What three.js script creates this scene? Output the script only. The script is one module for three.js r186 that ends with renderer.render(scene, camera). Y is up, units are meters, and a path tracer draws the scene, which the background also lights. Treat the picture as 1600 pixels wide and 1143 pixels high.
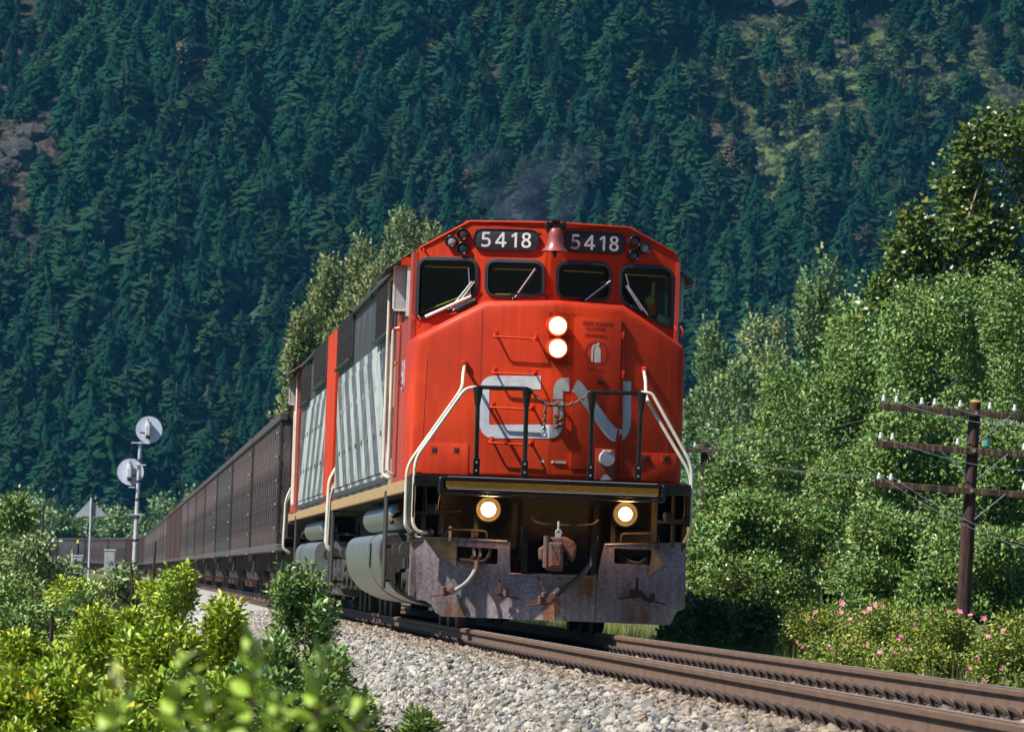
import * as THREE from 'three';
import { Sky } from 'three/addons/objects/Sky.js';
import { RoundedBoxGeometry } from 'three/addons/geometries/RoundedBoxGeometry.js';
import { TextGeometry } from 'three/addons/geometries/TextGeometry.js';
import { FontLoader } from 'three/addons/loaders/FontLoader.js';
import { mergeGeometries, toCreasedNormals } from 'three/addons/utils/BufferGeometryUtils.js';

// ---------- camera, sky, sun, exposure ----------
const scene = new THREE.Scene();
const F = 9800, IW = 1600, IH = 1143;                       // focal length in photograph pixels
const camera = new THREE.PerspectiveCamera(2 * Math.atan(IH / 2 / F) * 180 / Math.PI, IW / IH, 0.5, 9000);
camera.position.set(0, 0.53, 0);
camera.rotation.order = 'YXZ';
camera.rotation.set(Math.atan(338 / F), 0, 0.0367);
camera.focus = 69; camera.userData.fStop = 13;
camera.updateMatrixWorld(true);

const SUN = new THREE.Vector3(-0.570, 0.766, 0.298).normalize();
const sky = new Sky(); sky.name = 'sky'; sky.scale.setScalar(8000); sky.userData.kind = 'structure';
sky.material.uniforms.sunPosition.value.copy(SUN);
sky.material.uniforms.turbidity.value = 3; sky.material.uniforms.rayleigh.value = 1.2;
sky.material.uniforms.mieCoefficient.value = 0.004; sky.material.uniforms.mieDirectionalG.value = 0.8;
sky.material.uniforms.cloudCoverage.value = 0.25;
scene.add(sky);
scene.environmentIntensity = 0.10;
const sun = new THREE.DirectionalLight(new THREE.Color(1, 0.94, 0.84), 5);
sun.position.copy(SUN).multiplyScalar(300).add(new THREE.Vector3(0, 0, -80));
sun.target.position.set(0, 0, -80); sun.castShadow = true;
sun.shadow.camera.left = -120; sun.shadow.camera.right = 120; sun.shadow.camera.top = 120; sun.shadow.camera.bottom = -120;
sun.shadow.camera.far = 900; sun.shadow.mapSize.set(4096, 4096);
scene.add(sun, sun.target);
scene.fog = new THREE.FogExp2(new THREE.Color(0.08, 0.40, 0.72), 0.000030);
const EXPOSURE = 1.62;

// ---------- helpers ----------
function rng(seed) { let a = seed >>> 0; return () => { a = (a + 0x6D2B79F5) | 0; let t = Math.imul(a ^ (a >>> 15), 1 | a); t = (t + Math.imul(t ^ (t >>> 7), 61 | t)) ^ t; return ((t ^ (t >>> 14)) >>> 0) / 4294967296; }; }
const V3 = (x, y, z) => new THREE.Vector3(x, y, z);
const lerp = (a, b, t) => a + (b - a) * t, clamp = (x, a = 0, b = 1) => Math.min(b, Math.max(a, x));
const smooth = (a, b, x) => { const t = clamp((x - a) / (b - a)); return t * t * (3 - 2 * t); };
const lin = (r, g, b) => new THREE.Color().setRGB(r, g, b);
function hash2(x, y, s) { let h = Math.imul(x, 374761393) + Math.imul(y, 668265263) + Math.imul(s, 1442695041); h = Math.imul(h ^ (h >>> 13), 1274126177); return ((h ^ (h >>> 16)) >>> 0) / 4294967296; }
function vnoise(x, y, s = 1, per = 0) {
  const xi = Math.floor(x), yi = Math.floor(y), fx = x - xi, fy = y - yi, u = fx * fx * (3 - 2 * fx), v = fy * fy * (3 - 2 * fy);
  const w = (k) => per ? ((k % per) + per) % per : k;
  return lerp(lerp(hash2(w(xi), w(yi), s), hash2(w(xi + 1), w(yi), s), u), lerp(hash2(w(xi), w(yi + 1), s), hash2(w(xi + 1), w(yi + 1), s), u), v);
}
function fbm(x, y, s = 1, oct = 4, per = 0) { let a = 0, amp = 0.5, t = 0; for (let i = 0; i < oct; i++) { a += amp * vnoise(x, y, s + i, per); t += amp; x *= 2; y *= 2; per *= 2; amp *= 0.5; } return a / t; }

const used = {};
function numbered(n) { const k = used[n] = (used[n] || 0) + 1; return k === 1 ? n : n + '_' + String(k - 1).padStart(3, '0'); }
function tag(o, label, category, group, kind) { if (label) o.userData.label = label; if (category) o.userData.category = category; if (group) o.userData.group = group; if (kind) o.userData.kind = kind; return o; }
function thing(name, label, category, pos, group, kind) { const o = new THREE.Group(); o.name = numbered(name); scene.add(o); if (pos) o.position.copy(pos); return tag(o, label, category, group, kind); }
function shadows(o) { o.traverse((m) => { if (m.isMesh) { m.castShadow = true; m.receiveShadow = true; } }); return o; }

// uv in metres from the dominant axis of each triangle
function uvm(g) {
  const p = g.attributes.position, uv = new Float32Array(p.count * 2), a = V3(), b = V3(), c = V3(), n = V3();
  for (let i = 0; i < p.count; i += 3) {
    a.fromBufferAttribute(p, i); b.fromBufferAttribute(p, i + 1); c.fromBufferAttribute(p, i + 2);
    n.copy(b).sub(a).cross(c.clone().sub(a));
    const ax = Math.abs(n.x), ay = Math.abs(n.y), az = Math.abs(n.z);
    for (let k = 0; k < 3; k++) {
      const v = [a, b, c][k], j = (i + k) * 2;
      if (ax >= ay && ax >= az) { uv[j] = v.z; uv[j + 1] = v.y; } else if (ay >= az) { uv[j] = v.x; uv[j + 1] = v.z; } else { uv[j] = v.x; uv[j + 1] = v.y; }
    }
  }
  g.setAttribute('uv', new THREE.BufferAttribute(uv, 2)); return g;
}
function prep(g) {
  if (g.index) g = g.toNonIndexed();
  for (const k of Object.keys(g.attributes)) if (!['position', 'normal', 'uv'].includes(k)) g.deleteAttribute(k);
  if (!g.attributes.normal) g.computeVertexNormals();
  return g;
}
function M(list) { const l = (Array.isArray(list) ? list : [list]).flat(9).filter(Boolean).map(prep); l.forEach((g) => { if (!g.attributes.uv) uvm(g); }); return uvm(l.length > 1 ? mergeGeometries(l) : l[0].clone()); }
function part(name, geos, mat, parent, label) { const m = new THREE.Mesh(M(geos), mat); m.castShadow = m.receiveShadow = true; if (parent) { m.name = name; parent.add(m); } else { m.name = numbered(name); scene.add(m); } if (label) m.userData.label = label; return m; }
// every geometry of the list a part of its own
function parts(name, list, mat, parent) { return list.map((g) => part(name, g, mat, parent)); }
function bx(w, h, d, x = 0, y = 0, z = 0, r = 0, ry = 0, rx = 0, rz = 0) {
  const g = r > 0 ? new RoundedBoxGeometry(w, h, d, 1, Math.min(r, w / 2.01, h / 2.01, d / 2.01)) : new THREE.BoxGeometry(w, h, d);
  if (rz) g.rotateZ(rz); if (rx) g.rotateX(rx); if (ry) g.rotateY(ry); g.translate(x, y, z); return g;
}
function cyl(r1, r2, h, x, y, z, axis = 'y', seg = 16, open = false) { const g = new THREE.CylinderGeometry(r1, r2, h, seg, 1, open); if (axis === 'z') g.rotateX(Math.PI / 2); if (axis === 'x') g.rotateZ(Math.PI / 2); g.translate(x, y, z); return g; }
// round pipe along a bent polyline
function pipe(pts, r, bend = 0.06, rs = 8) {
  const P = pts.map((p) => p.isVector3 ? p : V3(...p)), q = [P[0]];
  for (let i = 1; i < P.length - 1; i++) {
    const a = P[i].clone().sub(P[i - 1]), b = P[i + 1].clone().sub(P[i]), l = Math.min(bend, a.length() * 0.45, b.length() * 0.45);
    const s = P[i].clone().addScaledVector(a.normalize(), -l), e = P[i].clone().addScaledVector(b.normalize(), l);
    for (let k = 0; k <= 4; k++) { const t = k / 4; q.push(s.clone().multiplyScalar((1 - t) * (1 - t)).addScaledVector(P[i], 2 * t * (1 - t)).addScaledVector(e, t * t)); }
  }
  q.push(P[P.length - 1]);
  const pos = [], idx = []; let N = null;
  for (let i = 0; i < q.length; i++) {
    const t = q[Math.min(i + 1, q.length - 1)].clone().sub(q[Math.max(i - 1, 0)]).normalize();
    if (!N) { N = Math.abs(t.y) < 0.9 ? V3(0, 1, 0) : V3(1, 0, 0); }
    N.addScaledVector(t, -N.dot(t)).normalize(); const B = t.clone().cross(N), rr = typeof r === 'function' ? r(i / (q.length - 1)) : r;
    for (let k = 0; k < rs; k++) { const an = k / rs * Math.PI * 2; pos.push(q[i].x + rr * (N.x * Math.cos(an) + B.x * Math.sin(an)), q[i].y + rr * (N.y * Math.cos(an) + B.y * Math.sin(an)), q[i].z + rr * (N.z * Math.cos(an) + B.z * Math.sin(an))); }
  }
  for (let i = 0; i < q.length - 1; i++) for (let k = 0; k < rs; k++) { const a = i * rs + k, b = i * rs + (k + 1) % rs; idx.push(a, b, a + rs, b, b + rs, a + rs); }
  const e = q.length - 1;
  for (let k = 1; k < rs - 1; k++) { idx.push(0, k + 1, k); idx.push(e * rs, e * rs + k, e * rs + k + 1); }
  const g = new THREE.BufferGeometry(); g.setAttribute('position', new THREE.Float32BufferAttribute(pos, 3)); g.setIndex(idx); g.computeVertexNormals(); return g;
}
function roundShape(pts, r, Cls = THREE.Shape) {
  const n = pts.length, s = new Cls();
  for (let i = 0; i < n; i++) {
    const p = pts[i], a = pts[(i + n - 1) % n], b = pts[(i + 1) % n];
    const la = Math.hypot(a[0] - p[0], a[1] - p[1]), lb = Math.hypot(b[0] - p[0], b[1] - p[1]), l = Math.min(r, la * 0.48, lb * 0.48);
    const s0 = [p[0] + (a[0] - p[0]) / la * l, p[1] + (a[1] - p[1]) / la * l], s1 = [p[0] + (b[0] - p[0]) / lb * l, p[1] + (b[1] - p[1]) / lb * l];
    if (i === 0) s.moveTo(...s0); else s.lineTo(...s0);
    s.quadraticCurveTo(p[0], p[1], s1[0], s1[1]);
  }
  s.closePath(); return s;
}
function inset(pts, d) {            // moves every edge of a polygon inwards by d (either winding)
  let A = 0; const n = pts.length; for (let i = 0; i < n; i++) { const p = pts[i], q = pts[(i + 1) % n]; A += p[0] * q[1] - q[0] * p[1]; }
  const sg = A > 0 ? 1 : -1;
  return pts.map((p, i) => {
    const a = pts[(i + n - 1) % n], b = pts[(i + 1) % n];
    let e1 = [p[0] - a[0], p[1] - a[1]], e2 = [b[0] - p[0], b[1] - p[1]]; const l1 = Math.hypot(...e1), l2 = Math.hypot(...e2); e1 = e1.map((v) => v / l1); e2 = e2.map((v) => v / l2);
    const n1 = [-e1[1] * sg, e1[0] * sg], n2 = [-e2[1] * sg, e2[0] * sg], m = [n1[0] + n2[0], n1[1] + n2[1]], k = d / Math.max(0.25, (m[0] * n1[0] + m[1] * n1[1]));
    return [p[0] + m[0] * k, p[1] + m[1] * k];
  });
}
function ext(shape, depth, z = 0, bevel = 0, cs = 6) { const g = new THREE.ExtrudeGeometry(shape, { depth: depth - 2 * bevel, bevelEnabled: bevel > 0, bevelThickness: bevel, bevelSize: bevel, bevelOffset: -bevel, bevelSegments: 2, curveSegments: cs }); g.translate(0, 0, z + bevel); return g; }
const poly = (pts) => { const s = new THREE.Shape(); pts.forEach((p, i) => i ? s.lineTo(p[0], p[1]) : s.moveTo(p[0], p[1])); s.closePath(); return s; };
const fontR = await new FontLoader().loadAsync('fonts/droid/droid_sans_regular.typeface.json');
const font = await new FontLoader().loadAsync('fonts/droid/droid_sans_bold.typeface.json');
function textGeo(str, size, depth, spacing = 1, fnt = font, bold = 0) {      // letters side by side, centred on x
  let x = 0; const gs = [];
  for (const ch of str) { if (ch === ' ') { x += size * 0.45; continue; } const g = new TextGeometry(ch, { font: fnt, size, depth, curveSegments: 5, bevelEnabled: bold > 0, bevelSize: bold, bevelThickness: 0.001, bevelSegments: 1 }); g.computeBoundingBox(); const w = g.boundingBox.max.x - g.boundingBox.min.x; g.translate(x - g.boundingBox.min.x, 0, 0); gs.push(g); x += w + size * 0.13 * spacing; }
  const m = mergeGeometries(gs.map(prep)); m.translate(-(x - size * 0.13 * spacing) / 2, -size / 2, 0); return m;
}
// a pixel of the photograph at a distance, as a point of the scene
const ray = (px, py) => V3((px - IW / 2) / F, -(py - IH / 2) / F, -1).applyQuaternion(camera.quaternion);
function at(px, py, Z) { const d = ray(px, py); return camera.position.clone().addScaledVector(d, Z / -d.z); }
// the track's own frame: lat to the right of the camera's foot, s metres ahead along the track
const AL = Math.atan(618 / F), FWD = V3(Math.sin(AL), 0, Math.cos(AL)), RT = V3(Math.cos(AL), 0, -Math.sin(AL));
const LC = 4.75, S0 = 68.8;
const onTrack = (lat, y, s) => V3(0, y, 0).addScaledVector(RT, lat).addScaledVector(FWD, -s);
const latOf = (p) => p.dot(RT), sOf = (p) => -p.dot(FWD);
const CURVE_S = 580, CURVE_R = 780;
const bend = (s) => s > CURVE_S ? -(s - CURVE_S) * (s - CURVE_S) / (2 * CURVE_R) : 0;
// ---------- procedural materials ----------
function tex(size, fn, srgb = true, rep = 1) {
  const w = Array.isArray(size) ? size[0] : size, h = Array.isArray(size) ? size[1] : size, d = new Uint8Array(w * h * 4);
  for (let j = 0; j < h; j++) for (let i = 0; i < w; i++) { const c = fn(i / w, j / h), k = (j * w + i) * 4; d[k] = clamp(c[0]) * 255; d[k + 1] = clamp(c[1]) * 255; d[k + 2] = clamp(c[2]) * 255; d[k + 3] = 255; }
  const t = new THREE.DataTexture(d, w, h); t.wrapS = t.wrapT = THREE.RepeatWrapping; t.magFilter = THREE.LinearFilter; t.minFilter = THREE.LinearMipmapLinearFilter; t.generateMipmaps = true;
  if (srgb) t.colorSpace = THREE.SRGBColorSpace; t.repeat.set(rep, rep); t.needsUpdate = true; return t;
}
const mono = (v) => [v, v, v];
// wear: faint mottling and small dark or pale specks, neutral, multiplied into a colour
const wearT = tex(512, (u, v) => { const a = fbm(u * 6, v * 6, 3, 5, 6), b = fbm(u * 40, v * 40, 9, 2, 40), st = fbm(u * 30, v * 3, 15, 3, 30); return mono(0.86 + (a - 0.5) * 0.22 + (b - 0.5) * 0.1 + (st - 0.5) * 0.10); }, true, 0.5);
const wearT2 = tex(256, (u, v) => mono(0.86 + (fbm(u * 6, v * 6, 203, 4, 6) - 0.5) * 0.2 + (fbm(u * 50, v * 50, 209, 2, 50) - 0.5) * 0.12), true, 0.5);
const redT = tex(1024, (u, v) => { const a = fbm(u * 5, v * 5, 303, 5, 5), st = fbm(u * 60, v * 3, 315, 4, 60), sp = vnoise(u * 220, v * 220, 321, 220), sp2 = vnoise(u * 90, v * 90, 327, 90), k = 0.87 + (a - 0.5) * 0.24 + (st - 0.5) * 0.16, d = sp > 0.965 ? 0.72 : 1, f = sp2 > 0.975 ? 1 : 0, fade = smooth(0.5, 0.75, a) * 0.25; return [k * d * (1 - 0.2 * f) + fade * 0.06, k * d * (1 + fade) , k * d * (1 + 1.2 * fade)]; }, true, 0.4);
const grimeT = tex(512, (u, v) => { const a = fbm(u * 5, v * 5, 23, 5, 5), b = fbm(u * 50, v * 50, 31, 2, 50), st = fbm(u * 24, v * 2, 45, 3, 24); const k = 0.62 + (a - 0.5) * 0.7 + (b - 0.5) * 0.25 + (st - 0.5) * 0.3; return [k, k * 0.97, k * 0.94]; }, true, 0.5);
const plowT = tex(512, (u, v) => { const a = fbm(u * 4, v * 4, 123, 5, 4), sp = fbm(u * 90, v * 90, 131, 2, 90), run = fbm(u * 60, v * 2, 145, 3, 60), rs = smooth(0.58, 0.72, fbm(u * 9, v * 4, 161, 4, 9)); const k = 0.80 + (a - 0.5) * 0.45 + (sp - 0.5) * 0.28 + (run - 0.5) * 0.2; return [k, lerp(k * 0.97, k * 0.72, rs), lerp(k * 0.98, k * 0.55, rs)]; }, true, 0.5);
const rustT = tex(512, (u, v) => { const a = fbm(u * 7, v * 7, 53, 5, 7), b = fbm(u * 60, v * 60, 61, 2, 60); const k = smooth(0.42, 0.62, a); return [lerp(0.78, 0.9, k) + (b - 0.5) * 0.2, lerp(0.76, 0.7, k) + (b - 0.5) * 0.2, lerp(0.78, 0.55, k) + (b - 0.5) * 0.18]; }, true, 0.6);
const bumpT = tex(256, (u, v) => mono(fbm(u * 24, v * 24, 77, 3, 24)), false, 1);
const roughT = tex(256, (u, v) => mono(0.55 + (fbm(u * 8, v * 8, 5, 4, 8) - 0.5) * 0.7), false, 0.5);
const woodT = tex([256, 512], (u, v) => { const g = fbm(u * 34, v * 2.2, 91, 4, 34), k = 0.55 + (g - 0.5) * 0.9 + (fbm(u * 5, v * 5, 95, 3, 5) - 0.5) * 0.3; return [k, k * 0.95, k * 0.9]; }, true, 1);
const std = (o) => new THREE.MeshStandardMaterial({ side: THREE.DoubleSide, ...o });
const phy = (o) => new THREE.MeshPhysicalMaterial({ side: THREE.DoubleSide, ...o });
const MT = {
  red: phy({ name: 'red paint', color: lin(0.61, 0.036, 0.002), map: redT, roughness: 0.62, specularIntensity: 0.5, clearcoat: 0.06, clearcoatRoughness: 0.3 }),
  redEnd: phy({ name: 'bright red paint', color: lin(0.68, 0.045, 0.002), map: wearT, roughness: 0.6, specularIntensity: 0.5 }),
  redSide: phy({ name: 'faded red paint', color: lin(0.42, 0.045, 0.02), map: redT, roughness: 0.55 }),
  logo: std({ name: 'grey logo film', color: lin(0.55, 0.58, 0.62), map: wearT, roughness: 0.55 }),
  white: std({ name: 'white paint', color: lin(0.78, 0.77, 0.72), map: wearT, roughness: 0.5 }),
  cream: std({ name: 'cream handrail paint', color: lin(0.74, 0.70, 0.55), map: wearT, roughness: 0.45 }),
  black: std({ name: 'black steel', color: lin(0.022, 0.021, 0.02), map: grimeT, roughness: 0.5, roughnessMap: roughT, metalness: 0.1 }),
  frame: std({ name: 'dusty underframe', color: lin(0.075, 0.065, 0.058), map: grimeT, roughness: 0.75, bumpMap: bumpT, bumpScale: 0.004 }),
  dark: std({ name: 'dark grime', color: lin(0.03, 0.027, 0.025), map: grimeT, roughness: 0.85 }),
  plow: std({ name: 'worn plow steel', color: lin(0.38, 0.33, 0.34), map: plowT, roughness: 0.55, roughnessMap: roughT, metalness: 0.25, bumpMap: bumpT, bumpScale: 0.003 }),
  plowTop: std({ name: 'dusty plow paint', color: lin(0.40, 0.32, 0.16), map: grimeT, roughness: 0.8, bumpMap: bumpT, bumpScale: 0.003 }),
  rubber: std({ name: 'rubber', color: lin(0.018, 0.017, 0.022), roughness: 0.42 }),
  glass: phy({ name: 'window glass', color: lin(0.75, 0.8, 0.76), transmission: 1, thickness: 0, roughness: 0.02, ior: 1.5 }),
  cabin: std({ name: 'cab interior', color: lin(0.02, 0.022, 0.02), roughness: 0.9 }),
  yellow: std({ name: 'yellow paint', color: lin(0.62, 0.27, 0.008), map: wearT, roughness: 0.6 }),
  yellowTrim: std({ name: 'yellow trim', color: lin(0.75, 0.58, 0.05), roughness: 0.5 }),
  steel: std({ name: 'bare steel', color: lin(0.55, 0.55, 0.56), roughness: 0.35, metalness: 0.7 }),
  silver: std({ name: 'silver paint', color: lin(0.62, 0.63, 0.66), map: wearT, roughness: 0.45 }),
  greyLens: phy({ name: 'lamp lens', color: lin(0.25, 0.24, 0.25), roughness: 0.12, clearcoat: 1 }),
  redLens: phy({ name: 'dark red lens', color: lin(0.06, 0.012, 0.012), roughness: 0.12, clearcoat: 1 }),
  greenLens: phy({ name: 'dark green lens', color: lin(0.01, 0.02, 0.025), roughness: 0.12, clearcoat: 1 }),
  roofGrey: std({ name: 'roof grey', color: lin(0.05, 0.052, 0.058), map: grimeT, roughness: 0.6 }),
  grille: std({ name: 'grille brown black', color: lin(0.075, 0.062, 0.062), map: grimeT, roughness: 0.75 }),
  sill: std({ name: 'ochre sill paint', color: lin(0.46, 0.29, 0.12), map: wearT, roughness: 0.65 }),
  tank: phy({ name: 'grey green tank paint', color: lin(0.19, 0.205, 0.19), map: wearT, roughness: 0.38, clearcoat: 0.4, clearcoatRoughness: 0.25 }),
  rustIron: std({ name: 'rusty cast iron', color: lin(0.17, 0.085, 0.06), map: rustT, roughness: 0.75, bumpMap: bumpT, bumpScale: 0.006 }),
  hose: std({ name: 'rubber hose', color: lin(0.05, 0.042, 0.038), roughness: 0.6 }),
  hoseEnd: std({ name: 'grey hose', color: lin(0.24, 0.22, 0.2), roughness: 0.5 }),
  rail: phy({ name: 'rusty rail', color: lin(0.185, 0.115, 0.078), map: wearT2, roughness: 0.9, specularIntensity: 0.25 }),
  railTop: std({ name: 'polished rail head', color: lin(0.30, 0.24, 0.19), roughness: 0.6, metalness: 0.2 }),
  clip: std({ name: 'rusty clip', color: lin(0.06, 0.04, 0.03), map: rustT, roughness: 0.8 }),
  tie: std({ name: 'dusty tie', color: lin(0.22, 0.17, 0.13), map: woodT, roughness: 0.9 }),
  wood: std({ name: 'creosoted wood', color: lin(0.20, 0.088, 0.058), map: woodT, roughness: 0.85, bumpMap: woodT, bumpScale: 0.01 }),
  arm: std({ name: 'weathered wood', color: lin(0.26, 0.165, 0.11), map: woodT, roughness: 0.85, bumpMap: woodT, bumpScale: 0.008 }),
  lichen: std({ name: 'lichened wood', color: lin(0.34, 0.22, 0.04), roughness: 0.95 }),
  clearGlass: phy({ name: 'pale insulator glass', color: lin(0.8, 0.78, 0.72), roughness: 0.15, transmission: 0.3, thickness: 0, clearcoat: 1 }),
  blueGlass: phy({ name: 'blue green insulator glass', color: lin(0.02, 0.22, 0.25), roughness: 0.12, clearcoat: 1 }),
  wire: std({ name: 'line wire', color: lin(0.34, 0.33, 0.32), roughness: 0.4, metalness: 0.6 }),
  signBack: std({ name: 'bare sign metal', color: lin(0.52, 0.52, 0.51), map: wearT, roughness: 0.55, metalness: 0.2 }),
  disk: std({ name: 'white target', color: lin(0.66, 0.70, 0.82), map: wearT, roughness: 0.5 }),
  orange: std({ name: 'orange plastic', color: lin(0.75, 0.14, 0.02), roughness: 0.4 }),
  lime: std({ name: 'lime plastic', color: lin(0.5, 0.55, 0.06), roughness: 0.4 }),
  paper: std({ name: 'paper', color: lin(0.75, 0.72, 0.62), roughness: 0.9 }),
  lampOn: std({ name: 'lit lamp', color: lin(1, 0.95, 0.8), emissive: new THREE.Color(1, 0.84, 0.42), emissiveIntensity: 5, roughness: 0.3 }),
  lampRim: std({ name: 'amber lit lamp rim', color: lin(1, 0.7, 0.3), emissive: new THREE.Color(1, 0.40, 0.05), emissiveIntensity: 0.7, roughness: 0.3 }),
  lampYellow: std({ name: 'yellow lit lamp', color: lin(1, 0.85, 0.4), emissive: new THREE.Color(1, 0.66, 0.16), emissiveIntensity: 1.5, roughness: 0.3 }),
  hopper: std({ name: 'brown grey hopper steel', color: lin(0.20, 0.163, 0.16), map: grimeT, roughness: 0.7 }),
  hopperRust: std({ name: 'rust brown hopper steel', color: lin(0.085, 0.06, 0.052), map: rustT, roughness: 0.8 }),
  hopperBlue: std({ name: 'slate hopper steel', color: lin(0.145, 0.14, 0.15), map: grimeT, roughness: 0.7 }),
  hopperPink: std({ name: 'faded maroon hopper steel', color: lin(0.19, 0.135, 0.13), map: grimeT, roughness: 0.7 }),
};
// ---------- ground, ballast, track ----------
function groundH(lat, s) {                       // height of the ground beside the track, metres above the rail head
  lat -= bend(s);
  const far = smooth(90, 190, s);
  const left = lerp(-1.05, -0.25, far), right = lerp(-0.75, -0.3, far);
  const l = lerp(left, -0.275, smooth(1.45, 3.0, lat)), r = lerp(-0.275, right, smooth(6.55, 8.0, lat));
  let h = lat < LC ? l : r; if (Math.abs(lat - LC) < 1.55) h += 0.025;
  if (lat > 9) h += smooth(9, 16, lat) * 0.85 + smooth(40, 160, lat) * 4;
  if (lat < -30) h += smooth(30, 160, -lat) * 2;
  return h + (Math.abs(lat - LC) > 2.2 ? (vnoise(lat * 0.7, s * 0.5, 8) - 0.5) * 0.12 * smooth(2.2, 3.5, Math.abs(lat - LC)) : 0);
}
{
  const lats = [-4000, -2500, -1500, -900, -500, -300, -160, -90, -50, -30, -20, -14, -10, -7, -5, -3.5, -2, -1, 0, 0.5, 1, 1.4, 1.8, 2.2, 2.6, 3.0, 3.6, 4.2, 5.2, 5.9, 6.5, 6.9, 7.3, 7.7, 8.1, 8.8, 9.5, 10.5, 12, 14, 16, 20, 26, 34, 50, 80, 130, 200, 300, 500, 900, 1500, 2500, 4000], ss = [];
  for (let s = -4000; s < -60;) { ss.push(s); s += Math.max(4, -s * 0.3); } for (let s = -56; s < 130; s += 1) ss.push(s); for (let s = 130; s < 900; s += 6) ss.push(s); for (let s = 900; s < 6000; s *= 1.2) ss.push(s);
  const pos = [], uv = [], idx = [], nl = lats.length;
  for (const s of ss) for (const l0 of lats) { const lat = l0 + bend(Math.min(s, 950)); const p = onTrack(lat, groundH(lat, Math.min(s, 950)), s); pos.push(p.x, p.y, p.z); uv.push(l0, s); }
  for (let i = 0; i < ss.length - 1; i++) for (let j = 0; j < nl - 1; j++) { const a = i * nl + j; idx.push(a, a + 1, a + nl, a + 1, a + nl + 1, a + nl); }
  const g = new THREE.BufferGeometry(); g.setAttribute('position', new THREE.Float32BufferAttribute(pos, 3)); g.setAttribute('uv', new THREE.Float32BufferAttribute(uv, 2)); g.setIndex(idx); g.computeVertexNormals();
  const gt = tex(512, (u, v) => { const a = fbm(u * 8, v * 8, 3, 5, 8), b = fbm(u * 64, v * 64, 7, 2, 64); const k = smooth(0.4, 0.6, a); return [lerp(0.36, 0.30, k) * (0.7 + b * 0.6), lerp(0.33, 0.36, k) * (0.7 + b * 0.6), lerp(0.2, 0.16, k) * (0.7 + b * 0.6)]; }, true, 0.25);
  const m = new THREE.Mesh(g, std({ name: 'weedy earth', map: gt, roughness: 1, bumpMap: bumpT, bumpScale: 0.03 })); m.name = 'ground'; m.receiveShadow = true; m.castShadow = true; tag(m, null, null, null, 'structure'); scene.add(m);
  // compacted ballast under the stones
  const bl = [1.55, 1.9, 2.3, 2.7, 3.0, 3.5, 4.0, 4.75, 5.5, 6.0, 6.5, 7.0, 7.4], bp = [], bu = [], bi = [], nb = bl.length, bs = ss.filter((s) => s > -60 && s < 900);
  for (const s of bs) for (const l0 of bl) { const lat = l0 + bend(s), e = Math.abs(l0 - LC) > 2.9 ? -0.1 : 0.03, p = onTrack(lat, groundH(lat, s) + e, s); bp.push(p.x, p.y, p.z); bu.push(l0, s); }
  for (let i = 0; i < bs.length - 1; i++) for (let j = 0; j < nb - 1; j++) { const a = i * nb + j; bi.push(a, a + 1, a + nb, a + 1, a + nb + 1, a + nb); }
  const bg = new THREE.BufferGeometry(); bg.setAttribute('position', new THREE.Float32BufferAttribute(bp, 3)); bg.setAttribute('uv', new THREE.Float32BufferAttribute(bu, 2)); bg.setIndex(bi); bg.computeVertexNormals();
  const bt = tex(512, (u, v) => { const b = fbm(u * 50, v * 50, 13, 2, 50), a = fbm(u * 9, v * 9, 19, 3, 9); const k = 0.42 + b * 0.42 + (a - 0.5) * 0.25; return [k, k * 0.97, k * 0.93]; }, true, 0.5);
  const bh = tex(512, (u, v) => mono(fbm(u * 44, v * 44, 33, 2, 44)), false, 0.5);
  const bm = new THREE.Mesh(bg, std({ name: 'compacted ballast', map: bt, roughness: 0.95, bumpMap: bh, bumpScale: 0.05 })); bm.name = 'ballast_bed'; bm.receiveShadow = bm.castShadow = true; tag(bm, null, null, null, 'structure'); scene.add(bm);
}
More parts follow.
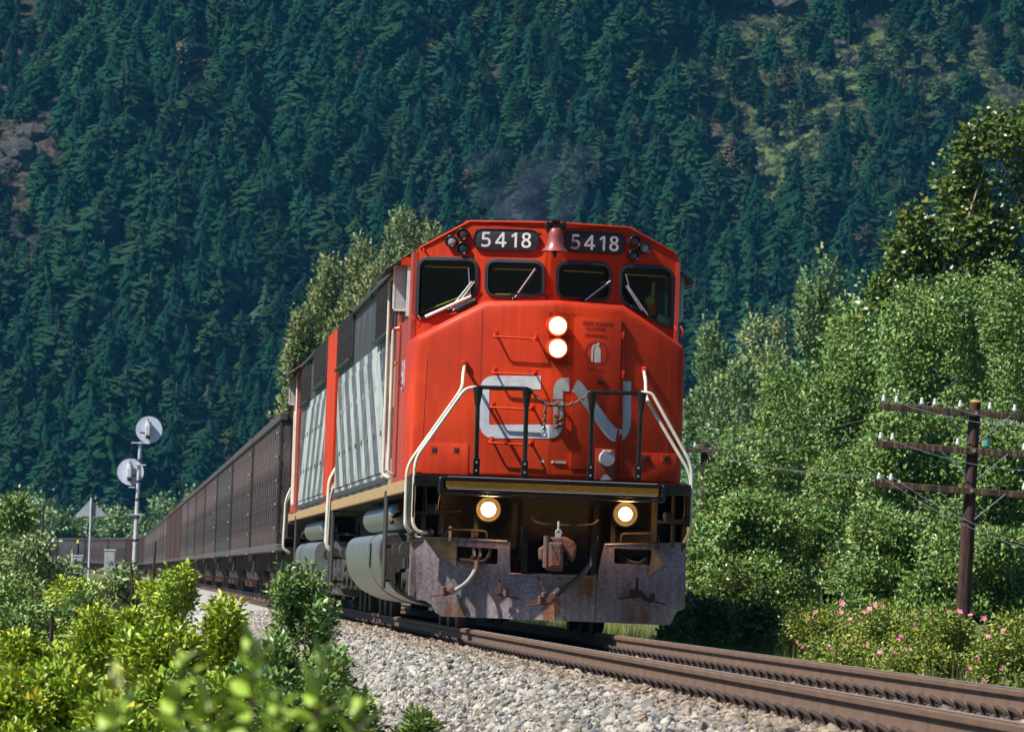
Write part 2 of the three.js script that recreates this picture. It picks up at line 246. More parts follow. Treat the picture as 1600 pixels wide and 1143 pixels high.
// loose stones where they can be told apart
{
  const R = rng(11), kinds = [0, 1, 2].map((k) => { const g = prep(new THREE.IcosahedronGeometry(1, k === 2 ? 1 : 0)), p = g.attributes.position; for (let i = 0; i < p.count; i++) { const v = V3().fromBufferAttribute(p, i), f = 0.6 + 0.8 * vnoise(v.x * 2.7 + 9 * k, v.y * 2.7 + v.z * 3.3, 5 + k); p.setXYZ(i, v.x * f, v.y * f * 0.8, v.z * f); } g.deleteAttribute('normal'); g.computeVertexNormals(); return g; });
  const geo = kinds; const mat = std({ name: 'crushed rock', color: lin(1, 1, 1), roughness: 0.9 }), d = new THREE.Object3D(), c = new THREE.Color();
  const t = thing('ballast_stones', null, null, null, null, 'stuff');
  geo.forEach((g, k) => {
    const N = 58000, im = new THREE.InstancedMesh(g, mat, N); im.name = 'stones'; im.userData.kind = 'stuff'; im.castShadow = im.receiveShadow = true;
    for (let i = 0; i < N; i++) {
      const s = 22 + 100 * Math.pow(R(), 1.25), r = R(); let lat = r < 0.8 ? 1.45 + 2.62 * Math.pow(R(), 0.8) : 4.0 + 3.1 * R();
      if (Math.abs(lat - 3.99) < 0.10 || Math.abs(lat - 5.51) < 0.10) lat += lat < LC ? -0.18 : -0.2;
      const q = R() * R(), sz = 0.011 + 0.022 * q + (R() < 0.02 ? 0.014 : 0), inside = lat > 3.15 && lat < 6.35, y = groundH(lat, s) + 0.03 + sz * 0.35 + (inside ? R() * 0.012 : R() * R() * 0.05);
      d.position.copy(onTrack(lat, y, s)); d.rotation.set(R() * 6, R() * 6, R() * 6); d.scale.set(sz * (0.9 + R() * 0.7), sz * (0.6 + R() * 0.5), sz * (0.9 + R() * 0.6)); d.updateMatrix(); im.setMatrixAt(i, d.matrix);
      const v = 0.13 + 0.30 * R(), w = R(); if (w < 0.08) c.setRGB(v * 0.8, v * 0.58, v * 0.42); else if (w < 0.2) c.setRGB(v * 0.5, v * 0.5, v * 0.52); else c.setRGB(v * 1.05, v * (0.93 + 0.05 * w), v * (0.70 + 0.16 * w)); const du = smooth(3.0, 3.7, lat); c.r *= 1 - 0.18 * du; c.g *= 1 - 0.30 * du; c.b *= 1 - 0.40 * du; im.setColorAt(i, c);
    }
    t.add(im);
  });
}
// rails with a real section, one tie, clip and pad per 0.6 m
{
  const tr = thing('railway_track', null, null, null, null, 'structure');
  const sec = [[-0.075, -0.186], [0.075, -0.186], [0.075, -0.174], [0.018, -0.155], [0.01, -0.14], [0.01, -0.055], [0.036, -0.040], [0.038, -0.012], [0.028, -0.002]], sec2 = mirrorPts(sec);
  function mirrorPts(q) { return q.concat([...q].reverse().filter((p) => p[0] > 0.012 || true).map((p) => [-p[0], p[1]])).filter((p, i, a) => i === 0 || Math.hypot(p[0] - a[i - 1][0], p[1] - a[i - 1][1]) > 1e-4).slice(1); }
  const st = []; for (let s = -30; s < 560; s += 10) st.push(s); for (let s = 560; s < 800; s += 8) st.push(s);
  for (const lat0 of [LC - 0.765, LC + 0.765]) {
    const pos = [], idx = [], n = sec2.length; for (const s of st) for (const q of sec2) { const p = onTrack(lat0 + bend(s) + q[0], q[1], s); pos.push(p.x, p.y, p.z); }
    for (let i = 0; i < st.length - 1; i++) for (let j = 0; j < n; j++) { const a = i * n + j, b = i * n + (j + 1) % n; idx.push(a, b, a + n, b, b + n, a + n); }
    const g = new THREE.BufferGeometry(); g.setAttribute('position', new THREE.Float32BufferAttribute(pos, 3)); g.setIndex(idx);
    const r = part('rail', toCreasedNormals(prep(g), 0.5), MT.rail, tr);
    const tp = [], ti = []; st.forEach((s, i) => { for (const dx of [-0.024, 0.024]) { const p = onTrack(lat0 + bend(s) + dx, 0.0025, s); tp.push(p.x, p.y, p.z); } if (i) ti.push(i * 2 - 2, i * 2 - 1, i * 2, i * 2 - 1, i * 2 + 1, i * 2); });
    const tg = new THREE.BufferGeometry(); tg.setAttribute('position', new THREE.Float32BufferAttribute(tp, 3)); tg.setIndex(ti); tg.computeVertexNormals(); part('rail_head', tg, MT.railTop, r);
  }
  const loop = mergeGeometries([prep(pipe([[0.0, -0.02, -0.085], [0.05, 0.03, -0.08], [0.09, 0.058, -0.03], [0.09, 0.058, 0.03], [0.07, 0.03, 0.075], [0.06, -0.03, 0.085]], 0.014, 0.04, 6)), prep(bx(0.05, 0.07, 0.05, 0.05, 0.015, 0.16, 0.012))].map((g) => { g.deleteAttribute('uv'); return uvm(g); }));
  const tieG = M(bx(2.55, 0.16, 0.22, 0, 0, 0, 0.02)), padG = M(bx(0.34, 0.02, 0.2, 0, 0, 0));
  const mk = (g, m, name, lat, y, s, flip) => { const q = new THREE.Mesh(g, m); q.name = name; q.position.copy(onTrack(lat + bend(s), y, s)); q.rotation.y = AL + (flip ? Math.PI : 0); q.castShadow = q.receiveShadow = true; return q; };
  let clips = 0, ties = 0; const restC = [], restT = [];
  for (let s = 24; s < 190; s += 0.6) {
    const near = s < 72;
    if (near) { tr.add(mk(tieG, MT.tie, 'tie', LC, -0.278, s, false)); ties++; } else restT.push(tieG.clone().rotateY(AL).translate(...onTrack(LC, -0.278, s).toArray()));
    for (const [lat, sd] of [[LC - 0.765, -1], [LC - 0.765, 1], [LC + 0.765, -1], [LC + 0.765, 1]]) {
      const L = lat + sd * 0.028, seen = sd < 0;
      if (near && seen && clips < 290) { tr.add(mk(loop, MT.clip, 'rail_clip', L, -0.172, s, sd < 0)); clips++; } else if (s < 120) { const g = loop.clone(); g.rotateY(AL + (sd < 0 ? Math.PI : 0)); const p = onTrack(L, -0.172, s); g.translate(p.x, p.y, p.z); restC.push(g); }
    }
  }
  part('rail_clips', restC, MT.clip, tr).userData.kind = 'stuff'; part('ties', restT, MT.tie, tr).userData.kind = 'stuff';
}
// ---------- the locomotives ----------
// lead locomotive's own axes: x to the right seen from the front, y up from the rail head, z forward; its nose corners lie at z = 0
const locoO = onTrack(LC, 0, S0);
const VK = Math.tan(15 * Math.PI / 180), NZ = 0.40, WZ = -1.10;          // slope of the V-shaped front; apex of nose and of windshields
const camL = V3(camera.position.clone().sub(locoO).dot(RT), camera.position.y, camera.position.clone().sub(locoO).dot(FWD));
const dirL = (px, py) => { const d = ray(px, py); return V3(d.dot(RT), d.y, d.dot(FWD)); };
function lf(px, py, z = 0) { const d = dirL(px, py), t = (z - camL.z) / d.z; return camL.clone().addScaledVector(d, t); }
function lv(px, py, z0 = NZ) {           // on the V-shaped front
  const d = dirL(px, py); let p = null;
  for (const s of [-1, 1]) { const t = (z0 - s * VK * camL.x - camL.z) / (d.z + s * VK * d.x), q = camL.clone().addScaledVector(d, t); if (!p || Math.sign(q.x) === s) p = q; }
  return p;
}
const xy = (p) => [p.x, p.y];
const vpts = (list, z0 = NZ) => list.map((p) => xy(lv(p[0], p[1], z0)));
function vshear(g, z0, crease = 0.6) {   // bends a plate lying in x,y round the V-shaped front
  g = prep(g); const p = g.attributes.position;
  for (let i = 0; i < p.count; i++) p.setZ(i, p.getZ(i) + z0 - VK * Math.abs(p.getX(i)));
  g.deleteAttribute('normal'); if (g.attributes.uv) g.deleteAttribute('uv');
  return crease ? toCreasedNormals(g, crease) : (g.computeVertexNormals(), g);
}
const mirrorX = (pts) => pts.map((p) => [-p[0], p[1]]);
// solid with the outline `pts` (counter-clockwise, with points at x = 0), flat back and rounded V-shaped front
function vSolid(pts, zb, z0, r, steps = 4) {
  const rings = [pts.map((p) => [p[0], p[1], zb])];
  for (let k = 0; k <= steps; k++) { const a = k / steps * Math.PI / 2, d = r * (1 - Math.cos(a)), q = inset(pts, d); rings.push(q.map((p, i) => { const x = Math.abs(pts[i][0]) < 1e-6 ? 0 : p[0]; return [x, p[1], z0 - VK * Math.abs(x) - r + r * Math.sin(a)]; })); }
  const n = pts.length, pos = []; const tri = (a, b, c) => pos.push(...a, ...b, ...c);
  for (let j = 0; j < rings.length - 1; j++) for (let i = 0; i < n; i++) { const i2 = (i + 1) % n; tri(rings[j][i], rings[j][i2], rings[j + 1][i2]); tri(rings[j][i], rings[j + 1][i2], rings[j + 1][i]); }
  const top = rings[rings.length - 1], zi = top.map((p, i) => Math.abs(p[0]) < 1e-6 ? i : -1).filter((i) => i >= 0);
  const halves = [[], []]; for (let i = zi[0]; i <= zi[1]; i++) halves[0].push(top[i]); for (let i = zi[1]; i <= zi[0] + n; i++) halves[1].push(top[i % n]);
  for (const h of halves) { const f = THREE.ShapeUtils.triangulateShape(h.map((p) => new THREE.Vector2(p[0], p[1])), []); for (const t of f) tri(h[t[0]], h[t[1]], h[t[2]]); }
  const g = new THREE.BufferGeometry(); g.setAttribute('position', new THREE.Float32BufferAttribute(pos, 3));
  return toCreasedNormals(g, 0.55);
}
// a stroke along a polyline with different half widths for upright and level strokes
function stroke(pts, ax, ay) {
  const L = [], R = [];
  for (let i = 0; i < pts.length; i++) {
    const a = pts[Math.max(i - 1, 0)], b = pts[Math.min(i + 1, pts.length - 1)], l = Math.hypot(b[0] - a[0], b[1] - a[1]), n = [-(b[1] - a[1]) / l, (b[0] - a[0]) / l];
    const h = 1 / Math.sqrt((n[0] / ax) ** 2 + (n[1] / ay) ** 2); L.push([pts[i][0] + n[0] * h, pts[i][1] + n[1] * h]); R.push([pts[i][0] - n[0] * h, pts[i][1] - n[1] * h]);
  }
  return [L, R];
}
function strip(LR, zf) { const [L, R] = LR, pos = []; const v = (p) => [p[0], p[1], zf(p[0])];
  for (let i = 0; i < L.length - 1; i++) pos.push(...v(L[i]), ...v(R[i]), ...v(R[i + 1]), ...v(L[i]), ...v(R[i + 1]), ...v(L[i + 1]));
  const g = new THREE.BufferGeometry(); g.setAttribute('position', new THREE.Float32BufferAttribute(pos, 3)); g.computeVertexNormals(); return g; }
function arcs(pts, r, n = 7) {  // rounds the corners of an open polyline and splits its straight runs
  const out = [pts[0]];
  for (let i = 1; i < pts.length; i++) {
    const p = pts[i], a = out[out.length - 1];
    if (i === pts.length - 1) { for (let k = 1; k <= 6; k++) out.push([lerp(a[0], p[0], k / 6), lerp(a[1], p[1], k / 6)]); break; }
    const b = pts[i + 1], la = Math.hypot(a[0] - p[0], a[1] - p[1]), lb = Math.hypot(b[0] - p[0], b[1] - p[1]), l = Math.min(Array.isArray(r) ? r[i] : r, la * 0.95, lb * 0.6);
    const s = [p[0] + (a[0] - p[0]) / la * l, p[1] + (a[1] - p[1]) / la * l], e = [p[0] + (b[0] - p[0]) / lb * l, p[1] + (b[1] - p[1]) / lb * l];
    for (let k = 1; k <= 6; k++) out.push([lerp(a[0], s[0], k / 6), lerp(a[1], s[1], k / 6)]);
    for (let k = 1; k <= n; k++) { const t = k / n; out.push([(1 - t) ** 2 * s[0] + 2 * t * (1 - t) * p[0] + t * t * e[0], (1 - t) ** 2 * s[1] + 2 * t * (1 - t) * p[1] + t * t * e[1]]); }
  }
  return out;
}
function chain(a, b, sag, link = 0.05, r = 0.009) {   // links of a hanging chain
  const n = Math.max(4, Math.round(a.distanceTo(b) * 1.08 / link)), gs = [];
  for (let i = 0; i < n; i++) {
    const f = (t) => a.clone().lerp(b, t).add(V3(0, -sag * 4 * t * (1 - t), 0)), p = f((i + 0.5) / n), d = f((i + 1) / n).sub(f(i / n)).normalize();
    const g = new THREE.TorusGeometry(link * 0.42, r, 5, 8); g.scale(1.45, 0.8, 1); if (i % 2) g.rotateX(Math.PI / 2);
    g.applyQuaternion(new THREE.Quaternion().setFromUnitVectors(V3(1, 0, 0), d)); g.translate(p.x, p.y, p.z); gs.push(g);
  }
  return gs;
}

const stripeT = tex([1024, 256], (u, v) => {
  const zz = u * 18.2, y = 2 * (v + 0.8); let z = zz - 18.2 * Math.ceil((zz + 5) / 18.2 - 1e-9); if (z < -23.2) z += 18.2; const dd = z + 2.4 * y, ph = ((-(dd + 3.2) / 2.6) % 1 + 1) % 1, dark = dd > -0.84 ? 2 : dd > -3.2 ? 0 : ph < 0.56 ? 1 : 0;
  const n = fbm(u * 46, v * 6, 7, 4, 46) - 0.5, n2 = fbm(u * 9, v * 3, 17, 4, 9) - 0.5, pt = smooth(0.63, 0.68, fbm(u * 40, v * 8, 27, 3, 40));
  const c = dark === 2 ? [0.25, 0.27, 0.29] : dark ? [0.35, 0.37, 0.375] : [0.70, 0.715, 0.69];
  const k = 1 + n * 0.22 + n2 * 0.22; for (let q = 0; q < 3; q++) c[q] *= 0.92; return [lerp(c[0] * k, 0.5, pt * 0.6), lerp(c[1] * k, 0.47, pt * 0.6), lerp(c[2] * k, 0.42, pt * 0.6)];
});
stripeT.repeat.set(1 / 18.2, 0.5); stripeT.offset.set(0, -0.8);
const stripeM = std({ name: 'striped hood paint', map: stripeT, roughness: 0.5 });
const upperM = std({ name: 'grey hood paint', color: lin(0.115, 0.125, 0.125), map: grimeT, roughness: 0.6 });

function makeLoco(o) {
  const t = thing('diesel_locomotive', o.label, 'locomotive', null, 'locomotives pulling the coal train');
  const lead = o.lead, LEN = o.len, HW = 1.5;
  const P = (name, g, m, par = t, label) => part(name, g, m, par, label);
  // --- nose ---
  const nose = [[0, 1.655], [HW, 1.655], [HW, 3.13], [1.475, 3.2], [0.79, 3.615], [0, 3.635], [-0.75, 3.605], [-1.475, 3.2], [-HW, 3.13], [-HW, 1.655]];
  P('nose', vSolid(nose, -1.9, NZ, 0.085), MT.red);
  // --- cab front: two walls with window openings ---
  const win = [[[652, 400.5], [747, 402.5], [747, 464], [662, 500], [648.3, 497]], [[758, 403.5], [851.5, 406.5], [851.5, 465.5], [757, 464]], [[868.5, 407.5], [955.5, 410.5], [955.5, 470.5], [868, 467.5]], [[968, 412], [1053, 417], [1053, 513], [1037, 512], [966.3, 471]]].map((w) => vpts(w, WZ));
  const ax = 0.05, top = 4.555, side = 1.47;
  const outline = (s) => s < 0 ? [[ax, 3.1], [ax, top], [-0.90, top], [-1.40, 4.26], [-side, 4.16], [-side, 3.1]] : [[ax, 3.1], [1.545, 3.1], [1.545, 4.2], [1.49, 4.285], [0.92, top], [ax, top]];
  for (const s of [-1, 1]) {
    const sh = roundShape(outline(s), 0.02);
    for (const w of (s < 0 ? win.slice(0, 2) : win.slice(2))) sh.holes.push(roundShape(inset(w, 0.012), 0.13, THREE.Path));
    P('cab_front', vshear(ext(sh, 0.05, -0.05), WZ), MT.red);
  }
  const names = lead ? 4 : 0;
  for (let i = 0; i < names; i++) {
    const w = P('windshield', vshear(ext(roundShape(inset(win[i], 0.03), 0.11), 0.006, -0.03), WZ), MT.glass);
    const g = roundShape(inset(win[i], -0.002), 0.14); g.holes.push(roundShape(inset(win[i], 0.026), 0.105, THREE.Path));
    P('gasket', vshear(ext(g, 0.05, -0.025, 0.008), WZ), MT.rubber, w);
    // yellow trim bars just inside the glass
    const q = inset(win[i], 0.075), yy = Math.max(...q.map((p) => p[1])) - 0.035, xa = Math.min(...q.map((p) => p[0])), xb = Math.max(...q.map((p) => p[0]));
    P('inner_trim', vshear(bx(xb - xa - 0.04, 0.014, 0.014, (xa + xb) / 2, yy, -0.10), WZ), MT.yellowTrim, w);
    if (i === 0) { const a = lf(657, 488, -1.5), b = lf(736, 457, -1.25); P('inner_trim', pipe([[a.x, a.y, a.z - 0.12], [b.x, b.y, b.z - 0.12]], 0.009), MT.yellowTrim, w); const c = lf(665, 494.5, -1.42), d = lf(736, 463, -1.22); P('gasket_highlight', pipe([[c.x, c.y, c.z], [d.x, d.y, d.z]], 0.02), MT.white, w); }  // white strip paints in the sun's glint on the gasket's lower edge
    if (i === 1) { const a = lf(766, 459, -1.25), b = lf(796, 459.5, -1.2); P('inner_trim', pipe([[a.x, a.y, a.z - 0.06], [b.x, b.y, b.z - 0.06]], 0.008), MT.yellowTrim, w); }
  }
  // --- cab shell behind ---
  const zc = WZ - VK * side;
  for (const s of [-1, 1]) {
    const sh = poly([[-5, 1.62], [zc + 0.02, 1.62], [zc + 0.02, 4.2], [-5, 4.2]].map((p) => [p[0], p[1]]));
    sh.holes.push(roundShape([[-4.5, 3.48], [-2.3, 3.48], [-2.3, 4.08], [-4.5, 4.08]], 0.06, THREE.Path));
    const sd = s < 0 ? side : 1.54, g = ext(sh, 0.05); g.rotateY(-Math.PI / 2); g.translate(s * sd + (s < 0 ? 0.05 : 0), 0, 0);
    P('cab_side', g, MT.redSide);
    P('side_window', bx(0.01, 0.6, 2.2, s * (side - 0.02), 3.78, -3.4), MT.glass);
    // roof chamfer
    const rc = new THREE.BufferGeometry(); const a = [s * (s < 0 ? side : 1.54), 4.18], b = [s * 0.91, top], z = (x) => WZ - VK * Math.abs(x);
    rc.setAttribute('position', new THREE.Float32BufferAttribute([a[0], a[1], z(a[0]), b[0], b[1], z(b[0]), b[0], b[1], -5, a[0], a[1], z(a[0]), b[0], b[1], -5, a[0], a[1], -5], 3)); rc.computeVertexNormals();
    P('roof_edge', rc, MT.red);
  }
  P('cab_roof', vshear(bx(1.83, 0.03, 0.03, 0, top, 0), WZ).toNonIndexed ? [bx(1.82, 0.03, 3.65, 0, top - 0.005, -3.18), vshear(ext(poly([[-0.91, top - 0.02], [0, top - 0.02], [0.91, top - 0.02], [0.91, top + 0.01], [0, top + 0.01], [-0.91, top + 0.01]]), 0.3, -0.3), WZ)] : [], MT.red);
  P('cab_interior', [bx(2.86, 2.6, 0.06, 0, 3.0, -4.9), bx(2.86, 0.06, 3.4, 0, 2.55, -3.2), bx(2.86, 0.05, 3.0, 0, 4.2, -3.4), bx(0.7, 0.9, 0.5, -0.75, 3.05, -3.0, 0.08), bx(0.7, 0.9, 0.5, 0.8, 3.05, -3.2, 0.08)], MT.cabin);
  // side window shade, wind deflector
  for (const s of [-1, 1]) {
    const g = bx(0.36, 0.022, 3.3, 0, 0, 0, 0.006); g.rotateZ(-s * 0.62); g.translate(s * 1.615, 4.11, -3.75); P('window_shade', g, MT.black);
    P('shade_bracket', bx(0.12, 0.09, 0.1, s * 1.52, 4.12, -2.15), MT.red);
    const d = P('wind_deflector', bx(0.15, 0.50, 0.02, s * 1.565, 3.83, -2.25, 0.006), MT.signBack); P('deflector_frame', [bx(0.15, 0.022, 0.03, s * 1.565, 3.57, -2.25), bx(0.022, 0.5, 0.03, s * 1.645, 3.83, -2.25)], MT.white, d);
    P('window_post', bx(0.035, 0.58, 0.06, s * 1.485, 3.79, -2.15), MT.white);
  }
  // --- hood ---
  const zh = -5.0, zr = -LEN, LH = zh - zr, zm = (zh + zr) / 2;
  parts('sill', [bx(0.06, 0.135, LEN - 0.3, -HW, 1.555, -LEN / 2 - 0.15, 0.008), bx(0.06, 0.135, LEN - 0.3, HW, 1.555, -LEN / 2 - 0.15, 0.008)], MT.sill, t);
  P('underframe', [bx(2.9, 0.16, LEN - 0.4, 0, 1.56, -LEN / 2 - 0.1), bx(0.5, 0.4, LEN - 1, -0.6, 1.35, -LEN / 2), bx(0.5, 0.4, LEN - 1, 0.6, 1.35, -LEN / 2)], MT.dark);
  const hs = (z0, z1, y0, y1, m, name, s, proud = 0) => P(name, bx(0.05, y1 - y0, Math.abs(z1 - z0), s * (HW - 0.03 + proud), (y0 + y1) / 2, (z0 + z1) / 2, proud ? 0.006 : 0), m);
  const zd = zr + o.redEnd;                              // where the striped side ends
  const radF = zd + 5.8;
  for (const s of [-1, 1]) {
    hs(zh, zd, 1.625, 3.43, stripeM, 'hood_side', s);
    hs(zh, zd, 3.434, 4.17, upperM, 'hood_upper', s);
    const nd = 9, w = (zh - zd - 0.6) / nd;
    for (let i = 0; i < nd; i++) hs(zh - 0.35 - i * w, zh - 0.35 - (i + 1) * w + 0.09, 1.80, 3.30, stripeM, 'hood_door', s, 0.014);
    for (let i = 0; i < nd; i++) parts('door_hinge', [0.32, 0.72].map((k) => bx(0.02, 0.07, 0.05, s * (HW + 0.018), lerp(1.8, 3.3, k), zh - 0.40 - i * w)), stripeM, t);
    // air intake behind the cab, radiator intake at the rear
    const ai = hs(-5.2, -9.7, 3.47, 4.10, MT.grille, 'air_intake', s, 0.03);
    const ra = hs(radF, zd + 0.12, 3.56, 4.19, MT.grille, 'radiator_intake', s, 0.035);
    parts('intake_slat', Array.from({ length: 22 }, (_, i) => bx(0.02, 0.6, 0.035, s * (HW + 0.028), 3.785, -5.35 - i * 0.2)), MT.grille, ai);
    parts('intake_slat', Array.from({ length: 26 }, (_, i) => bx(0.02, 0.58, 0.05, s * (HW + 0.033), 3.875, radF - 0.15 - i * 0.21)), MT.grille, ra);
    P('intake_lip', bx(0.09, 0.035, 4.6, s * (HW + 0.02), 3.45, -7.45), MT.roofGrey); P('intake_lip', bx(0.09, 0.035, radF - zd, s * (HW + 0.02), 3.54, (radF + zd) / 2), MT.roofGrey);
    if (o.redEnd > 0.5) { hs(zd, zr, 1.625, 4.19, MT.redEnd, 'red_end_panel', s, 0.02); }
    P('kick_strip', bx(0.03, 0.06, LH - 0.4, s * (HW + 0.012), 1.70, zm), upperM);
  }
  // roof over the hood: chamfered, hanging over the upper sides like a lip
  const prof = [[-1.56, 4.12], [-1.53, 4.2], [-0.92, 4.5], [0.92, 4.5], [1.53, 4.2], [1.56, 4.12], [1.5, 4.12], [-1.5, 4.12]];
  const rg = ext(poly(prof), Math.abs(-4.95 - radF), radF); P('hood_roof', toCreasedNormals(prep(rg), 0.4), MT.roofGrey);
  const prof2 = [[-1.5, 4.16], [-0.95, 4.47], [0.95, 4.47], [1.5, 4.16]];
  P('radiator_roof', ext(poly(prof2), Math.abs(radF - zr) - 0.1, zr + 0.1), MT.roofGrey);
  parts('roof_lug', [cyl(0.05, 0.05, 0.03, -1.57, 4.06, -10.2, 'x'), cyl(0.05, 0.05, 0.03, 1.57, 4.06, -10.2, 'x'), bx(0.05, 0.04, 0.1, -1.58, 4.15, -17)], MT.black, t);
  for (let i = 0; i < 2; i++) P('radiator_fan', cyl(0.62, 0.66, 0.14, 0, 4.54, radF - 1.2 - i * 1.7, 'y', 24), MT.roofGrey);
  P('exhaust_stack', [bx(0.5, 0.22, 1.0, 0, 4.58, -11.5, 0.03)], MT.black);
  // rear wall, rounded at the top corners
  const rear = ext(poly([[-1.47, 1.63], [1.47, 1.63], [1.47, 4.12], [0.93, 4.44], [-0.93, 4.44], [-1.47, 4.12]]), 0.1, zr, 0.02); P('rear_wall', rear, MT.redEnd);
  // grab poles behind the cab door, side ladder post
  for (const s of [-1, 1]) {
    P('grab_pole', pipe([[s * 1.5, 4.08, -4.75], [s * 1.58, 4.05, -4.8], [s * 1.58, 1.74, -4.85], [s * 1.5, 1.70, -4.8]], 0.022), MT.cream);
    P('grab_pole', pipe([[s * 1.5, 3.42, -3.62], [s * 1.57, 3.4, -3.62], [s * 1.57, 1.76, -3.7], [s * 1.5, 1.72, -3.7]], 0.022), MT.cream);
    P('pole_bracket', bx(0.1, 0.03, 0.05, s * 1.53, 3.4, -3.6), MT.redEnd); P('pole_bracket', bx(0.1, 0.035, 0.05, s * 1.53, 3.02, -3.7), MT.yellowTrim);
    P('ladder_post', [bx(0.03, 1.15, 0.55, s * 1.52, 0.98, -5.0, 0.01), bx(0.14, 0.03, 0.5, s * 1.46, 0.5, -5.0), bx(0.14, 0.03, 0.5, s * 1.46, 0.9, -5.0)], MT.frame);
    // rear corner: steps and twin handrails
    const st = P('rear_steps', [bx(0.04, 1.2, 0.5, s * 1.5, 0.9, zr + 0.1, 0.01), bx(0.4, 0.03, 0.45, s * 1.3, 0.45, zr + 0.05), bx(0.4, 0.03, 0.45, s * 1.3, 0.8, zr + 0.05), bx(0.4, 0.03, 0.45, s * 1.3, 1.15, zr + 0.05)], MT.frame);
    P('rear_handrail', pipe([[s * 1.2, 2.45, zr - 0.1], [s * 1.36, 2.3, zr - 0.15], [s * 1.56, 1.95, zr - 0.2], [s * 1.58, 1.0, zr - 0.2], [s * 1.5, 0.92, zr - 0.2]], 0.024, 0.1), MT.cream, t);
    P('rear_handrail', pipe([[s * 1.15, 2.3, zr - 0.4], [s * 1.38, 2.05, zr - 0.45], [s * 1.54, 1.75, zr - 0.5], [s * 1.56, 0.95, zr - 0.5], [s * 1.48, 0.88, zr - 0.5]], 0.024, 0.1), MT.cream, t);
    P('side_door', bx(0.02, 1.75, 0.75, s * (side + 0.012), 2.6, -4.2, 0.006), MT.redSide);
    P('side_latch', pipe([[s * 1.49, 2.72, -2.6], [s * 1.54, 2.74, -2.5], [s * 1.54, 2.8, -2.1]], 0.012), MT.redSide);
  }
  P('rear_platform', [bx(2.9, 0.1, 0.9, 0, 1.57, zr - 0.35), bx(0.4, 0.35, 0.7, 0, 0.9, zr - 0.5, 0.05)], MT.black);
  parts('rear_hose', [pipe([[-1.1, 1.3, zr - 0.6], [-1.05, 0.7, zr - 0.75], [-0.9, 0.55, zr - 0.9], [-0.75, 0.8, zr - 1.0]], 0.03), pipe([[-0.8, 1.3, zr - 0.6], [-0.75, 0.6, zr - 0.75], [-0.6, 0.5, zr - 0.9]], 0.03)], MT.hose, t);
  // --- fuel tank, reservoirs ---
  const tp = [[-1.52, 1.0], [-1.55, 0.85], [-1.52, 0.6], [-1.36, 0.38], [-1.1, 0.25], [-0.8, 0.2], [0.8, 0.2], [1.1, 0.25], [1.36, 0.38], [1.52, 0.6], [1.55, 0.85], [1.52, 1.0], [1.42, 1.07], [-1.42, 1.07]];
  const tank = P('fuel_tank', toCreasedNormals(prep(ext(roundShape(tp, 0.12), 10.4, -16.4)), 0.5), MT.tank);
  P('tank_band', [-9.0].map((z) => toCreasedNormals(prep(ext(roundShape(inset(tp, -0.012), 0.12), 0.05, z)), 0.5)), MT.tank, tank);
  P('tank_end', ext(roundShape(inset(tp, 0.02), 0.12), 0.03, -6.0), MT.frame, tank);
  P('fuel_gauge', bx(0.02, 0.3, 0.05, -1.56, 0.8, -8.0, 0.008), MT.black, tank);
  for (const s of [-1, 1]) { const g = new THREE.CapsuleGeometry(0.17, 7.6, 4, 16); g.rotateX(Math.PI / 2); g.translate(s * 1.25, 1.28, -10.4); P('air_reservoir', g, MT.tank); P('reservoir_valve', [cyl(0.06, 0.06, 0.18, s * 1.28, 1.38, -6.1, 'z'), pipe([[s * 1.3, 1.3, -6.3], [s * 1.42, 1.25, -6.0], [s * 1.42, 1.2, -5.6]], 0.03)], s < 0 ? MT.rustIron : MT.frame); }
  // --- trucks ---
  for (const zt of [-3.5, -LEN + 3.2]) {
    const tr = P('truck', [-1, 1].flatMap((s) => [ext(roundShape([[-2.6, 0.62], [-2.2, 0.5], [-0.6, 0.36], [0.6, 0.36], [2.2, 0.5], [2.6, 0.62], [2.5, 0.92], [1.2, 0.86], [-1.2, 0.86], [-2.5, 0.92]], 0.12), 0.16, -0.08, 0.02).rotateY(Math.PI / 2).translate(s * 1.18, 0, zt)]).concat([bx(2.2, 0.35, 0.6, 0, 0.85, zt - 1), bx(2.2, 0.35, 0.6, 0, 0.85, zt + 1)]), MT.frame);
    for (const dz of [-1.75, 0, 1.75]) {
      for (const s of [-1, 1]) { const w = P('wheel', [cyl(0.5, 0.5, 0.1, s * 0.775, 0.5, zt + dz, 'x', 28), cyl(0.53, 0.53, 0.03, s * 0.715, 0.5, zt + dz, 'x', 28)], MT.frame, tr); P('axle_box', [bx(0.14, 0.3, 0.34, s * 1.26, 0.5, zt + dz, 0.04), cyl(0.1, 0.1, 0.05, s * 1.35, 0.5, zt + dz, 'x')], MT.frame, tr); parts('spring', [-0.3, 0.3].map((d) => cyl(0.09, 0.09, 0.3, s * 1.2, 0.5, zt + dz + d, 'y', 10)), MT.frame, tr); }
    }
    parts('brake_cylinder', [-1, 1].flatMap((s) => [-0.9, 0.9].map((d) => cyl(0.1, 0.1, 0.34, s * 1.36, 0.86, zt + d, 'z', 12))), MT.frame, tr);
    parts('sand_pipe', [-1, 1].map((s) => pipe([[s * 1.2, 1.3, zt + 2.6], [s * 1.1, 0.7, zt + 2.6], [s * 0.85, 0.2, zt + 2.3]], 0.02)), MT.frame, tr);
  }
  if (lead) leadFront(t, P, ax, top); else plainFront(t, P);
  shadows(t); return t;
}
